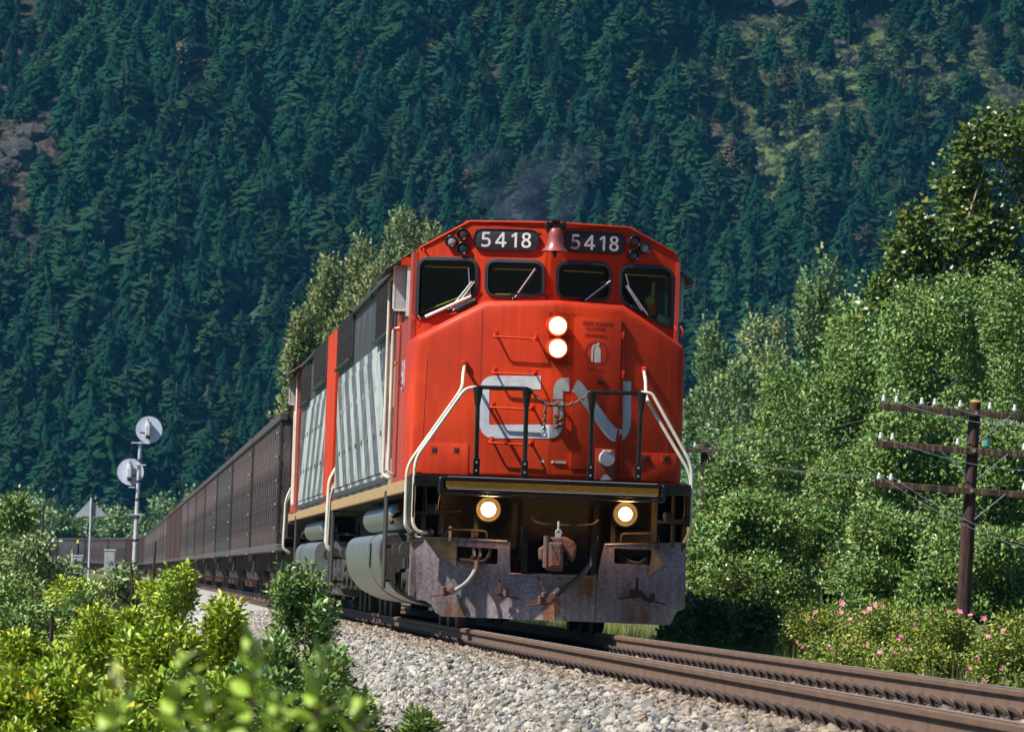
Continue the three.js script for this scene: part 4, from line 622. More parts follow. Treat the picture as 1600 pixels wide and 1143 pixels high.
  { const q = [lf(930, 838, 0.8), lf(922, 882, 1.05), lf(905, 903, 1.2), lf(875, 924, 1.22), lf(862, 931, 1.22)], h = P('brake_hose', pipe(q, 0.034, 0.15, 10), MT.hose); const e = lf(857, 935, 1.22); P('hose_coupling', [...glad(e), ...glad(V3(e.x - 0.04, e.y - 0.04, e.z + 0.02))], MT.rustIron, h); const c0 = lf(868, 927, 1.22), c1b2 = lf(878, 920, 1.22); P('hose_collar', pipe([c0, c1b2], 0.042, 0, 10), MT.frame, h); P('hose_chain', chain(lf(840, 900, 1.05), lf(855, 930, 1.2), 0.01, 0.035, 0.005), MT.frame, h); P('hanger', pipe([lf(927, 845, 0.9), lf(922, 885, 1.1)], 0.012), MT.steel, h); }
  { const q = lf(995, 930, 0.8); P('hose_bracket', [...glad(q), bx(0.03, 0.2, 0.03, q.x, q.y + 0.1, q.z), ...glad(lf(1012, 936, 0.78), -1)], MT.dark); }
  // --- coupler ---
  { const c = lf(871, 862, 1.35), X = (px, py) => { const p = lf(px, py, 1.35); return [p.x, p.y]; };
    const body = [X(852, 842), X(862, 838.5), X(884, 838), X(897, 846), X(901, 856), X(898, 872), X(893, 879), X(886, 866), X(880, 858), X(879, 893), X(856, 891), X(851, 886), X(849, 876), X(843, 874), X(842, 856), X(851, 852)];
    const cp = P('coupler', [ext(roundShape(body, 0.03), 0.22, 1.18, 0.025)], MT.rustIron);
    P('knuckle', [ext(roundShape([X(856, 846), X(879, 847), X(879, 888), X(856, 887)], 0.03), 0.16, 1.32, 0.035), cyl(0.035, 0.035, 0.34, X(853, 862)[0], c.y, 1.42, 'y', 12)], MT.rustIron, cp);
    P('drawbar', bx(0.26, 0.3, 1.3, c.x, c.y, 0.6, 0.04), MT.dark, cp);
    P('lift_lever', [pipe([lf(832, 808, 0.9), lf(835, 814, 0.95), lf(848, 818, 1.15), lf(871, 820, 1.3), lf(895, 821, 1.3), lf(925, 819, 1.05), lf(934, 812, 0.95)], 0.013, 0.1)], MT.frame, cp);
    P('lift_link', [pipe([lf(873, 814, 1.36), lf(872.5, 838, 1.36)], 0.013), new THREE.TorusGeometry(0.03, 0.01, 6, 12).translate(...lf(873, 832, 1.37).toArray()), bx(0.06, 0.05, 0.05, ...lf(872, 836, 1.36).toArray())], MT.signBack, cp);
    parts('draft_pocket', [bx(0.06, 0.5, 0.6, c.x - 0.33, c.y + 0.02, 0.75), bx(0.06, 0.5, 0.6, c.x + 0.42, c.y + 0.02, 0.75)], MT.black, cp); }
  // things on the dashboard, seen through the right windshield
}
const lead = makeLoco({ lead: true, len: 23.2, redEnd: 0, label: 'red-nosed lead locomotive numbered 5418 with lit headlights and grey striped sides' });
lead.position.copy(locoO); lead.rotation.y = AL;
const second = makeLoco({ lead: false, len: 21.8, redEnd: 3.7, label: 'second locomotive facing backwards, with a red end panel behind the lead locomotive' });
second.position.copy(onTrack(LC, 0, S0 + 23.9 + 21.8)); second.rotation.y = AL + Math.PI;
// dashboard things in the lead cab
function inCab(px, py, z) { const p = lf(px, py, z); return locoO.clone().addScaledVector(RT, p.x).addScaledVector(V3(0, 1, 0), p.y).addScaledVector(FWD, p.z); }
{ const p = inCab(1018, 493, -1.62), b = thing('water_bottle', 'orange and lime drinking bottle on the dashboard behind the right windshield', 'bottle', p); b.rotation.y = AL;
  part('bottle_body', new THREE.LatheGeometry([[0, 0], [0.045, 0.002], [0.05, 0.02], [0.05, 0.12], [0.035, 0.14]].map((q) => new THREE.Vector2(...q)), 16), MT.orange, b);
  part('bottle_shoulder', new THREE.LatheGeometry([[0.05, 0.121], [0.062, 0.16], [0.055, 0.2], [0.025, 0.225], [0, 0.23]].map((q) => new THREE.Vector2(...q)), 16).translate(-0.02, 0, 0), MT.lime, b);
  part('straw', cyl(0.02, 0.022, 0.16, 0.01, 0.3, 0), MT.lime, b);
  const q = inCab(1037, 500, -1.62), n = thing('paper_pad', 'cream paper pad lying on the dashboard beside the bottle', 'paper pad', q); n.rotation.y = AL;
  part('sheets', bx(0.15, 0.06, 0.12, 0, 0, 0, 0.01, 0, 0.5, -0.45), MT.paper, n); part('cover', bx(0.15, 0.008, 0.12, 0.0, -0.036, 0.015, 0.002, 0, 0.5, -0.45), MT.arm, n);
  part('shelf_bracket', bx(0.2, 0.02, 0.2, -0.04, -0.09, 0), MT.cabin, n); }
// ---------- the coal hoppers ----------
const PITCH = 23.2, CAR0 = 49.85;
const ordinal = ['first', 'second', 'third', 'fourth', 'fifth', 'sixth', 'seventh', 'eighth', 'ninth', 'tenth', 'eleventh', 'twelfth', 'thirteenth', 'fourteenth', 'fifteenth', 'sixteenth', 'seventeenth', 'eighteenth', 'nineteenth', 'twentieth', 'twenty-first', 'twenty-second', 'twenty-third', 'twenty-fourth', 'twenty-fifth', 'twenty-sixth', 'twenty-seventh', 'twenty-eighth', 'twenty-ninth', 'thirtieth', 'thirty-first', 'thirty-second', 'thirty-third', 'thirty-fourth'];
function hopperParts(t, mat, fine) {           // origin at the near end on the rail; the car runs to -z
  const L = 22.3, HW = 1.58, y0 = 1.0, y1 = 3.53, P = (n, g, m, par = t) => part(n, g, m, par);
  for (const s of [-1, 1]) {
    const sd = P('side_wall', bx(0.04, y1 - y0, L - 1.2, s * (HW - 0.1), (y0 + y1) / 2, -L / 2), mat);
    P('top_chord', bx(0.16, 0.15, L, s * (HW - 0.03), y1 - 0.02, -L / 2, 0.02), mat, sd); P('side_sill', bx(0.14, 0.14, L, s * (HW - 0.04), y0 + 0.03, -L / 2, 0.02), mat, sd);
    const nr = 15, ribs = [];
    for (let i = 0; i < nr; i++) { const z = -0.55 - i * (L - 1.1) / (nr - 1), g = bx(0.13, y1 - y0 - 0.1, 0.15, s * (HW - 0.05), (y0 + y1) / 2, z, 0.012); if (fine && s < 0) P('rib', g, mat, sd); else ribs.push(g); }
    if (ribs.length) P('ribs', ribs, mat, sd);
    parts('ladder', [-0.28, -L + 0.28].map((z) => [bx(0.03, 2.6, 0.04, s * (HW + 0.01), 2.1, z - 0.2), bx(0.03, 2.6, 0.04, s * (HW + 0.01), 2.1, z + 0.2), ...[0, 1, 2, 3, 4, 5].map((k) => bx(0.03, 0.03, 0.42, s * (HW + 0.05), 0.95 + k * 0.45, z))]), MT.frame, sd);
    if (fine && s < 0) parts('ladder_rung', [0, 1, 2, 3, 4, 5].map((k) => bx(0.04, 0.022, 0.05, s * (HW + 0.08), 0.95 + k * 0.45, -0.1)), MT.silver, sd);
  }
  P('end_wall', [ext(poly([[-1.48, 1.35], [1.48, 1.35], [1.48, 3.5], [-1.48, 3.5]]), 0.05, -0.75), ext(poly([[-1.48, 1.35], [1.48, 1.35], [1.48, 3.5], [-1.48, 3.5]]), 0.05, -L + 0.7), bx(3.0, 0.16, 0.14, 0, 3.5, -0.6), bx(3.0, 0.16, 0.14, 0, 3.5, -L + 0.6), bx(0.12, 2.2, 0.12, -1.46, 2.3, -0.1), bx(0.12, 2.2, 0.12, 1.46, 2.3, -0.1)], mat);
  const bay = (z) => ext(poly([[-2.6, 1.05], [2.6, 1.05], [0.8, 0.38], [-0.8, 0.38]]), 2.5, -1.25).rotateY(Math.PI / 2).translate(0, 0, z);
  parts('hopper_bay', [bay(-7.2), bay(-L / 2), bay(-L + 7.2)], MT.dark, t);
  parts('bay_rib', [-7.2, -L / 2, -L + 7.2].flatMap((z) => [-1, -0.4, 0.3, 1].map((d) => bx(0.06, 0.75, 0.06, -1.3, 0.75, z + d, 0, 0, 0, 0.2))), mat, t);
  P('center_sill', bx(0.5, 0.4, L - 0.3, 0, 0.95, -L / 2), MT.dark);
  P('coal_load', (() => { const g = new THREE.PlaneGeometry(2.9, L - 1.5, 8, 40); g.rotateX(-Math.PI / 2); const p = g.attributes.position; for (let i = 0; i < p.count; i++) p.setY(i, 3.28 + (1 - (p.getX(i) / 1.5) ** 2) * 0.18 + vnoise(p.getX(i) * 3, p.getZ(i) * 2, 4) * 0.15); g.computeVertexNormals(); g.translate(0, 0, -L / 2); return g; })(), MT.dark);
  for (const z of [-2.3, -L + 2.3]) {
    const tk = P('truck', [-1, 1].map((s) => ext(roundShape([[-1.25, 0.38], [-0.9, 0.36], [-0.4, 0.2], [0.4, 0.2], [0.9, 0.36], [1.25, 0.38], [1.2, 0.66], [0.45, 0.78], [-0.45, 0.78], [-1.2, 0.66]], 0.08), 0.14, -0.07).rotateY(Math.PI / 2).translate(s * 1.02, 0, z)), MT.rustIron);
    for (const dz of [-0.85, 0.85]) P('wheelset', [-1, 1].flatMap((s) => [cyl(0.44, 0.44, 0.1, s * 0.78, 0.44, z + dz, 'x', 22), cyl(0.13, 0.13, 0.2, s * 1.08, 0.46, z + dz, 'x', 10)]), MT.frame, tk);
    P('spring', [-1, 1].flatMap((s) => [-0.16, 0, 0.16].map((d) => cyl(0.06, 0.06, 0.3, s * 1.06, 0.42, z + d, 'y', 8))), MT.frame, tk);
  }
  P('end_gear', [bx(0.3, 0.35, 1.0, 0, 0.9, 0.25), pipe([[-0.3, 0.8, 0.1], [-0.35, 0.4, 0.35], [-0.1, 0.35, 0.5]], 0.03), pipe([[-1.45, 0.95, -0.1], [-1.5, 0.5, -0.1], [-1.5, 0.5, -0.5], [-1.45, 0.95, -0.5]], 0.02, 0.02), bx(0.1, 0.9, 0.1, -1.2, 1.0, -0.5, 0, 0, 0.7)], MT.frame);
}
const hopPal = [['hopper', 'brown-grey'], ['hopper', 'brown-grey'], ['hopperBlue', 'slate grey'], ['hopper', 'brown-grey'], ['hopperPink', 'faded maroon'], ['hopper', 'brown-grey'], ['hopper', 'brown-grey'], ['hopperRust', 'rust brown'], ['hopperRust', 'rust brown'], ['hopperRust', 'rust brown'], ['hopper', 'brown-grey'], ['hopperPink', 'faded maroon']];
const protos = {};
for (let k = 0; k < 34; k++) {
  let [mk, col] = hopPal[k % hopPal.length]; if (k >= 24) [mk, col] = [['hopperBlue', 'slate grey'], ['hopperBlue', 'dark slate'], ['hopperRust', 'rust brown'], ['hopperBlue', 'slate grey']][k % 4];
  const s = S0 + CAR0 + k * PITCH, key = mk + (k < 4 ? 'fine' + k : '');
  const label = k === 0 ? 'brown-grey ribbed coal hopper coupled right behind the second locomotive' : `${ordinal[k]} coal hopper behind the locomotives, ${col}, ${k < 22 ? 'in the straight line of cars' : 'out on the far curve'}`;
  let t;
  if (protos[key]) { t = protos[key].clone(); t.name = numbered('coal_hopper'); scene.add(t); tag(t, label); } else { t = thing('coal_hopper', label, 'rail car', null, 'coal hoppers in the train'); hopperParts(t, MT[mk], k < 4); protos[key] = shadows(t); }
  const a = onTrack(LC + bend(s), 0, s), b = onTrack(LC + bend(s + 22), 0, s + 22), d = a.clone().sub(b).normalize();
  t.position.copy(a); t.rotation.y = Math.atan2(d.x, d.z);
}
// ---------- signals, signs, poles and posts ----------
const upY = V3(0, 1, 0);
{ // searchlight signal mast seen from behind
  const Z = 185, b = at(207, 921, Z), t = thing('railway_signal', 'silver signal mast seen from behind with two round white targets', 'signal', V3(b.x, b.y - 0.1, b.z)); const lp = (px, py) => at(px, py, Z).sub(t.position);
  const top = lp(219, 690); part('mast', [pipe([V3(0, 0, 0), V3(top.x, top.y, 0)], (u) => lerp(0.075, 0.05, u), 0, 10), cyl(0.16, 0.18, 0.12, 0, 0.06, 0)], MT.silver, t);
  parts('mast_band', [0.2, 0.35, 0.5, 0.62, 0.74, 0.88].map((k) => cyl(0.085, 0.085, 0.05, top.x * k, top.y * k, 0)), MT.frame, t);
  for (const [px, py, mx] of [[232, 671, 0.14], [203, 737, -0.14]]) {
    const c = lp(px, py), h = part('signal_target', [cyl(0.385, 0.385, 0.015, c.x, c.y, -0.22, 'z', 36), new THREE.TorusGeometry(0.383, 0.012, 6, 36).translate(c.x, c.y, -0.22)], MT.disk, t);
    part('lamp_case', [bx(0.18, 0.34, 0.2, c.x - 0.03, c.y - 0.02, -0.1, 0.05), cyl(0.085, 0.1, 0.16, c.x - 0.02, c.y + 0.16, -0.1, 'y', 14), cyl(0.05, 0.05, 0.1, c.x - 0.05, c.y + 0.26, -0.08)], MT.silver, h);
    part('case_base', [bx(0.13, 0.11, 0.16, c.x - 0.02, c.y - 0.22, -0.08, 0.03), bx(0.26, 0.05, 0.05, c.x - mx * 0.9, c.y - 0.1, -0.05)], MT.dark, h);
  }
  parts('step_bracket', [[[205, 691], [234, 693]], [[208, 725], [228, 727]], [[201, 761], [211, 761]], [[203, 803], [225, 804]]].map(([a, c]) => { const A = lp(...a), B = lp(...c); return bx(Math.abs(B.x - A.x), 0.035, 0.12, (A.x + B.x) / 2, (A.y + B.y) / 2, 0.04, 0.008); }), MT.silver, t);
  part('cable', pipe([lp(206, 694), lp(204, 715), lp(206, 735)], 0.008), MT.frame, t);
}
{ // triangular sign from behind
  const Z = 200, b = at(138, 895, Z), t = thing('trackside_sign', 'bare metal triangular sign on a thin post, seen from behind', 'sign', V3(b.x, b.y, b.z)); const lp = (px, py) => at(px, py, Z).sub(t.position);
  const top = lp(142.5, 777); part('post', pipe([V3(0, -0.4, 0), V3(top.x, top.y, 0)], 0.035), MT.silver, t);
  const A = lp(141.5, 780), B = lp(168.5, 807), C = lp(115.5, 806); part('plate', ext(poly([[A.x, A.y], [C.x, C.y], [A.x - 0.01, (B.y + C.y) / 2]]), 0.012, -0.06), MT.signBack, t); const p2 = part('plate', ext(poly([[A.x + 0.005, A.y], [A.x - 0.005, (B.y + C.y) / 2], [B.x, B.y]]), 0.012, -0.055), std({ name: 'dull sign metal', color: lin(0.38, 0.38, 0.37), map: wearT, roughness: 0.6 }), t, 'duller right half of the triangular plate'); void p2;
}
const post = (name, label, cat, px, y0, y1, Z, w, m, cap) => { const a = at(px[0], y0, Z), b = at(px[1] ?? px[0], y1, Z), t = thing(name, label, cat, a); const d = b.clone().sub(a); part('shaft', pipe([V3(0, -0.6, 0), V3(d.x * 0.4, d.y * 0.4, 0), d], (u) => w * lerp(1.1, 0.85, u), 0.02, 8), m, t); if (cap) part('cap', cyl(w * 1.15, w * 1.15, cap[1], d.x, d.y - cap[1] / 2, 0, 'y', 12), cap[0], t); return shadows(t); };
post('marker_post', 'white marker post with a tan top left of the triangular sign', 'post', [112, 113], 896, 858, 205, 0.035, MT.white, [MT.lichen, 0.1]);
post('marker_post', 'dark post with a yellow top just left of the triangular sign', 'post', [121, 122], 880, 843, 260, 0.05, MT.black, [MT.yellowTrim, 0.14]);
post('marker_post', 'short orange marker stake between the sign and the signal mast', 'marker', [177, 177], 912, 900, 170, 0.045, MT.yellowTrim, [MT.orange, 0.05]);
post('utility_pole', 'dark wooden pole standing among bushes at far left', 'pole', [66, 67], 850, 788, 240, 0.055, MT.wood);
post('fence_post', 'thin leaning stake in front of the signal mast', 'fence post', [208, 204], 935, 880, 120, 0.028, MT.wood);
post('fence_post', 'short leaning stake crossing the one before the signal mast', 'fence post', [215, 209], 938, 905, 118, 0.024, MT.wood);
post('fence_post', 'slightly bent dark stake right of the signal mast', 'fence post', [238.5, 242.5], 912, 846, 125, 0.028, MT.wood);
post('fence_post', 'weathered stake poking out beside the tall dark-leaved bush', 'fence post', [380, 380.5], 990, 966, 62, 0.03, MT.wood);
post('fence_post', 'short dark stake in the lower left greenery', 'fence post', [80, 80], 995, 962, 60, 0.02, MT.wood);
for (const [px, y0, y1, Z, w, l] of [[120.5, 893, 869, 210, 0.17, 'narrow grey cabinet beside the white marker post'], [171.5, 879, 860, 230, 0.2, 'wide pale grey cabinet right of the triangular sign']]) {
  const a = at(px, y0, Z), h = at(px, y1, Z).y - a.y, t = thing('trackside_cabinet', l, 'equipment cabinet', V3(a.x, a.y, a.z)); part('case', bx(w * 2, h + 0.3, w * 1.8, 0, h / 2 - 0.15, 0, 0.015), MT.signBack, t); part('lid', bx(w * 2.2, 0.05, w * 2, 0, h + 0.02, 0, 0.012), MT.silver, t); part('cabinet_door', bx(w * 1.6, h * 0.8, 0.02, 0, h * 0.45, w * 0.91, 0.004), MT.signBack, t); shadows(t);
}
// telegraph poles
function insulator(t, p, m, big = 1) { const i = part('insulator', new THREE.LatheGeometry([[0, 0.115], [0.018, 0.112], [0.024, 0.09], [0.02, 0.075], [0.03, 0.06], [0.036, 0.03], [0.032, 0], [0.0, 0]].map((q) => new THREE.Vector2(q[0] * big, q[1] * big)), 12).translate(p.x, p.y + 0.02, p.z), m, t); part('pin', cyl(0.01, 0.01, 0.05, p.x, p.y + 0.005, p.z, 'y', 8), MT.arm, i); return i; }
const wireEnds = [];
{
  const Z = 105, base = at(1504, 962, Z), t = thing('telegraph_pole', 'brown telegraph pole with three cross-arms standing behind the pink roses', 'telegraph pole', V3(base.x, base.y - 0.3, base.z));
  t.rotation.y = AL; const inv = (p) => { const d = p.clone().sub(t.position); return V3(d.dot(RT), d.y, d.dot(FWD)); }, lp = (px, py, dz = 0) => { const q = inv(at(px, py, Z)); q.z += dz; return q; };
  const top = lp(1524.5, 628); part('pole', pipe([V3(0, -0.5, 0), V3(top.x * 0.5, top.y * 0.5, 0), V3(top.x, top.y, 0)], (u) => lerp(0.125, 0.1, u), 0.1, 14), MT.wood, t);
  part('pole_top', cyl(0.06, 0.102, 0.05, top.x, top.y + 0.02, 0, 'y', 14), MT.lichen, t);
  const arms = [[[1372, 635], [1640, 654.5], [[1378.5, 0], [1398.5, 0], [1438.5, 0], [1459, 0], [1499, 0]], [[1546, 1], [1585, 1], [1615, 1]]], [[1366.5, 693.5], [1640, 714], [[1373.5, 0], [1392, 0], [1495, 0]], [[1541, 2], [1600, 1]]], [[1363.5, 756.5], [1640, 776], [[1371, 0], [1390, 0]], [[1600, 1]]]];
  for (const [A, B, l, r] of arms) {
    const a = lp(...A, 0.13), b = lp(...B, 0.13), am = part('cross_arm', bx(b.x - a.x, 0.11, 0.09, (a.x + b.x) / 2, (a.y + b.y) / 2, 0.13, 0.01, 0, 0, Math.atan2(b.y - a.y, b.x - a.x)), MT.arm, t);
    const ya = (x) => lerp(a.y, b.y, (x - a.x) / (b.x - a.x)) + 0.055;
    for (const [px, k] of [...l, ...r]) { const x = lp(px, A[1]).x, i = insulator(am, V3(x, ya(x), 0.13), k === 2 ? MT.blueGlass : MT.clearGlass, k === 2 ? 1.25 : 1.1); void i; wireEnds.push(t.position.clone().addScaledVector(RT, x).addScaledVector(FWD, 0.13).setY(t.position.y + ya(x) + 0.1)); }
    parts('lichen_patch', [0.1, 0.35, 0.6].map((k) => bx(0.22, 0.006, 0.07, lerp(a.x, b.x, k * 0.5 + 0.02), ya(lerp(a.x, b.x, k * 0.5 + 0.02)) + 0.001, 0.13, 0, 0, 0, Math.atan2(b.y - a.y, b.x - a.x))), MT.lichen, am);
    const c = V3(lerp(a.x, b.x, 0.5), 0, 0).x; void c; const xm = top.x * ((a.y + b.y) / 2) / top.y;
    parts('brace', [-0.58, 0.58].map((d) => pipe([V3(xm + d * 1.0, ya(xm + d) - 0.06, 0.185), V3(xm + d * 0.12, ya(xm) - 0.52, 0.14)], 0.010)), std({ name: 'galvanised brace', color: lin(0.13, 0.15, 0.19), roughness: 0.6 }), am);
    part('arm_bolt', cyl(0.025, 0.025, 0.05, xm, (a.y + b.y) / 2, 0.2, 'z', 8), MT.steel, am);
  }
  shadows(t);
}
{
  const Z = 150, top = at(1101, 691, Z), t = thing('telegraph_pole', 'distant telegraph pole top with one cross-arm showing beside the red cab', 'telegraph pole', V3(top.x, -0.4, top.z)); t.rotation.y = AL; const h = top.y + 0.4;
  part('pole', pipe([V3(0, -0.3, 0), V3(0.1, h * 0.5, 0), V3(0.0, h, 0)], 0.1, 0.1, 12), MT.wood, t);
  const a = part('cross_arm', bx(1.4, 0.1, 0.09, -0.22, h - 0.2, 0.12, 0.01, 0, 0, -0.0), MT.arm, t); for (const x of [-0.24, -0.75]) insulator(a, V3(x, h - 0.15, 0.12), MT.clearGlass, 1.1); part('brace', pipe([V3(-0.5, h - 0.26, 0.16), V3(-0.06, h - 0.7, 0.12)], 0.012), MT.frame, a); shadows(t);
  for (const [i, pa] of [[0, wireEnds[0]], [1, wireEnds[3]], [2, wireEnds[8]], [3, wireEnds[13]], [4, wireEnds[14]]].filter((q) => q[1])) {
    const b = V3(top.x - 0.3 + i * 0.12, top.y - 0.1 - i * 0.05, top.z), far = pa.clone().add(b.clone().sub(pa)), near = pa.clone().addScaledVector(FWD, 45).addScaledVector(RT, 0.1); near.y -= i > 2 ? 1.4 : 0.3;
    const pts = []; for (let k = 0; k <= 12; k++) { const u = k / 12, p = far.clone().lerp(pa, u); p.y -= 0.5 * u * (1 - u); pts.push(p); } for (let k = 1; k <= 12; k++) { const u = k / 12, p = pa.clone().lerp(near, u); p.y -= 1.6 * u * (1 - u) * 2; pts.push(p); }
    const w = part('line_wire', pipe(pts, 0.0035, 0.01, 5), MT.wire, null); tag(w, ['line wire tied to the outermost insulator of the top cross-arm', 'line wire tied near the pole on the top cross-arm', 'line wire tied to the outermost insulator of the middle cross-arm', 'line wire tied at the left end of the lowest cross-arm', 'line wire tied second from left on the lowest cross-arm'][i], 'wire', 'telegraph wires');
  }
}
// exhaust haze over the lead locomotive
{
  const R = rng(77), t = thing('exhaust_smoke', 'thin bluish exhaust haze drifting above the lead locomotive', 'smoke', null, null, 'stuff'), m = std({ name: 'thin smoke', color: lin(0.13, 0.16, 0.25), roughness: 1, transparent: true, opacity: 0.03, depthWrite: false });
  for (let i = 0; i < 6; i++) { const e = i / 5, c = at(826 + (i % 2 ? 1 : -1) * lerp(16, 48, e), 345 - e * 85 + R() * 8, 92 + R() * 8), g = new THREE.IcosahedronGeometry(1, 3), p = g.attributes.position, sz = lerp(0.36, 0.62, e) * (0.85 + 0.3 * R()); for (let k = 0; k < p.count; k++) { const v = V3().fromBufferAttribute(p, k), f = 0.6 + 0.8 * vnoise(v.x * 1.6 + i, v.y * 1.6 + v.z, 5); p.setXYZ(k, v.x * f * sz * 1.2, v.y * f * sz * 0.75, v.z * f * sz); } g.computeVertexNormals(); g.translate(c.x, c.y, c.z); const q = part('smoke_puff', g, m, t); q.castShadow = false; }
}
// ---------- plants ----------
const leafM = (name, r, g, b, rough = 0.45) => phy({ name, color: lin(r * 1.25, g * 1.25, b * 1.25), roughness: rough, specularIntensity: 0.8 });
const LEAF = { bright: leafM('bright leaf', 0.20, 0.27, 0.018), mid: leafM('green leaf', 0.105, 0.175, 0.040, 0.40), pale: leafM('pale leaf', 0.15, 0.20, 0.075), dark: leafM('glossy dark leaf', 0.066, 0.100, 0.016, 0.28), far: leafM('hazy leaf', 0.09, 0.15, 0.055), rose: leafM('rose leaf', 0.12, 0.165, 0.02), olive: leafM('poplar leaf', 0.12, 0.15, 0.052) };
const barkM = std({ name: 'grey bark', color: lin(0.16, 0.13, 0.10), map: woodT, roughness: 0.9 }), paleBark = std({ name: 'pale bark', color: lin(0.46, 0.40, 0.30), map: wearT, roughness: 0.85 }), twigM = std({ name: 'brown twig', color: lin(0.12, 0.075, 0.045), roughness: 0.9 });
// one leaf: folded along its midrib, pointed, curling down at the tip; length 1
function leafGeo(wid = 0.5, fold = 0.12, fine = false) {
  const st = fine ? [[0, 0.02], [0.22, 0.38], [0.5, 0.5], [0.78, 0.3], [1, 0]] : [[0, 0.03], [0.42, 0.5], [1, 0]], pos = [];
  const pt = (k, s) => [st[k][0], fold * st[k][1] * 2 * Math.abs(s) - 0.16 * st[k][0] ** 2, s * st[k][1] * wid];
  for (let k = 0; k < st.length - 1; k++) for (const s of [-1, 1]) { const a = pt(k, 0), b = pt(k + 1, 0), c = pt(k + 1, s), d = pt(k, s); if (s > 0) { pos.push(...a, ...c, ...b); if (st[k][1] > 0) pos.push(...a, ...d, ...c); } else { pos.push(...a, ...b, ...c); if (st[k][1] > 0) pos.push(...a, ...c, ...d); } }
  const g = new THREE.BufferGeometry(); g.setAttribute('position', new THREE.Float32BufferAttribute(pos, 3)); g.computeVertexNormals(); return uvm(g);
}
// a sprig: n leaves of length len scattered round a point, tips outwards and up
function sprig(n, len, rad, seed, wid = 0.5, fine = false, droop = 0.3) {
  const R = rng(seed), L = leafGeo(wid, 0.12, fine), gs = [], o = new THREE.Object3D();
  for (let i = 0; i < n; i++) { const a = i * 2.4 + R(), e = (R() - droop) * 1.3, d = V3(Math.cos(a) * Math.cos(e), Math.sin(e), Math.sin(a) * Math.cos(e)); o.position.copy(d).multiplyScalar(rad * (0.25 + 0.75 * R())); o.quaternion.setFromUnitVectors(V3(1, 0, 0), d.clone().add(V3((R() - 0.5), (R() - 0.5) * 0.8, (R() - 0.5))).normalize()); o.rotateX((R() - 0.5) * 2.4); o.scale.setScalar(len * (0.7 + 0.5 * R())); o.updateMatrix(); gs.push(L.clone().applyMatrix4(o.matrix)); }
  return mergeGeometries(gs);
}
const SPR = { tiny: sprig(12, 0.034, 0.10, 5, 0.6), small: sprig(10, 0.060, 0.14, 6, 0.62), med: sprig(9, 0.085, 0.2, 7, 0.66), big: sprig(8, 0.12, 0.26, 8, 0.72), shrub: sprig(11, 0.046, 0.075, 9, 0.56, true, 0.1), clump: sprig(10, 0.16, 0.4, 10, 0.66), far: sprig(9, 0.26, 0.7, 12, 0.7) };
// foliage filling lobes given as [x, y, z, rx, ry, rz]; denser towards the outside, with gaps
function foliage(parent, lobes, n, geo, mat, seed, o = {}) {
  const R = rng(seed), im = new THREE.InstancedMesh(geo, mat, n), d = new THREE.Object3D(), c = new THREE.Color(), vol = lobes.map((l) => Math.cbrt(l[3] * l[4] * l[5]) ** 2), tot = vol.reduce((a, b) => a + b, 0);
  for (let i = 0; i < n; i++) {
    let r = R() * tot, k = 0; while (r > vol[k] && k < lobes.length - 1) r -= vol[k++]; const l = lobes[k];
    let p, u, tries = 0;
    do { const z = R() * 2 - 1, a = R() * Math.PI * 2, q = Math.sqrt(1 - z * z); u = V3(q * Math.cos(a), z, q * Math.sin(a)); const rr = Math.pow(lerp(o.inner ?? 0.25, 1, R()), 0.6) * (1 + (R() < 0.12 ? R() * 0.22 : 0)); p = V3(l[0] + u.x * l[3] * rr, l[1] + u.y * l[4] * rr, l[2] + u.z * l[5] * rr); tries++; } while (tries < 6 && fbm(p.x * (o.gf ?? 1.6) + seed, p.y * (o.gf ?? 1.6) + p.z * (o.gf ?? 1.6) * 0.8, 3, 2) < (o.gap ?? 0.42));
    d.position.copy(p); d.rotation.set((R() - 0.5) * 1.0, R() * 6.3, (R() - 0.5) * 1.0); const s = (o.s ?? 1) * (0.75 + 0.5 * R()); d.scale.setScalar(s); d.updateMatrix(); im.setMatrixAt(i, d.matrix);
    const b = 0.72 + 0.56 * R(), yl = R() < (o.yellow ?? 0.06); c.setRGB(b * (yl ? 1.9 : 1) * (0.9 + 0.2 * R()), b * (yl ? 1.25 : 1), b * (0.75 + 0.4 * R())); im.setColorAt(i, c);
  }
  im.name = 'foliage'; im.userData.kind = 'stuff'; im.castShadow = im.receiveShadow = true; parent.add(im); return im;
}
function limbs(parent, name, list, mat) { list.forEach((l) => part(name, pipe(l.pts, (u) => lerp(l.r0, l.r1, u), 0.3, 8), mat, parent)); }
function lobesFor(R, w, h, dz, n, top = 0.55) { const L = [[0, h * 0.36, 0, w * 0.42, h * 0.36, dz * 0.42], [0, h * 0.14, dz * 0.1, w * 0.48, h * 0.16, dz * 0.42]]; for (let i = 0; i < n; i++) { const a = R() * 6.3, e = i === 0 ? 1 : i < n * 0.25 ? lerp(0.75, 1, R()) : R(); L.push([Math.cos(a) * w * 0.34 * (1 - e * 0.45), h * lerp(0.18, 0.86, e), Math.sin(a) * dz * 0.34, w * (0.14 + 0.1 * R()) * (1 - e * top * 0.5), h * (0.1 + 0.07 * R()), dz * (0.16 + 0.1 * R())]); } return L; }
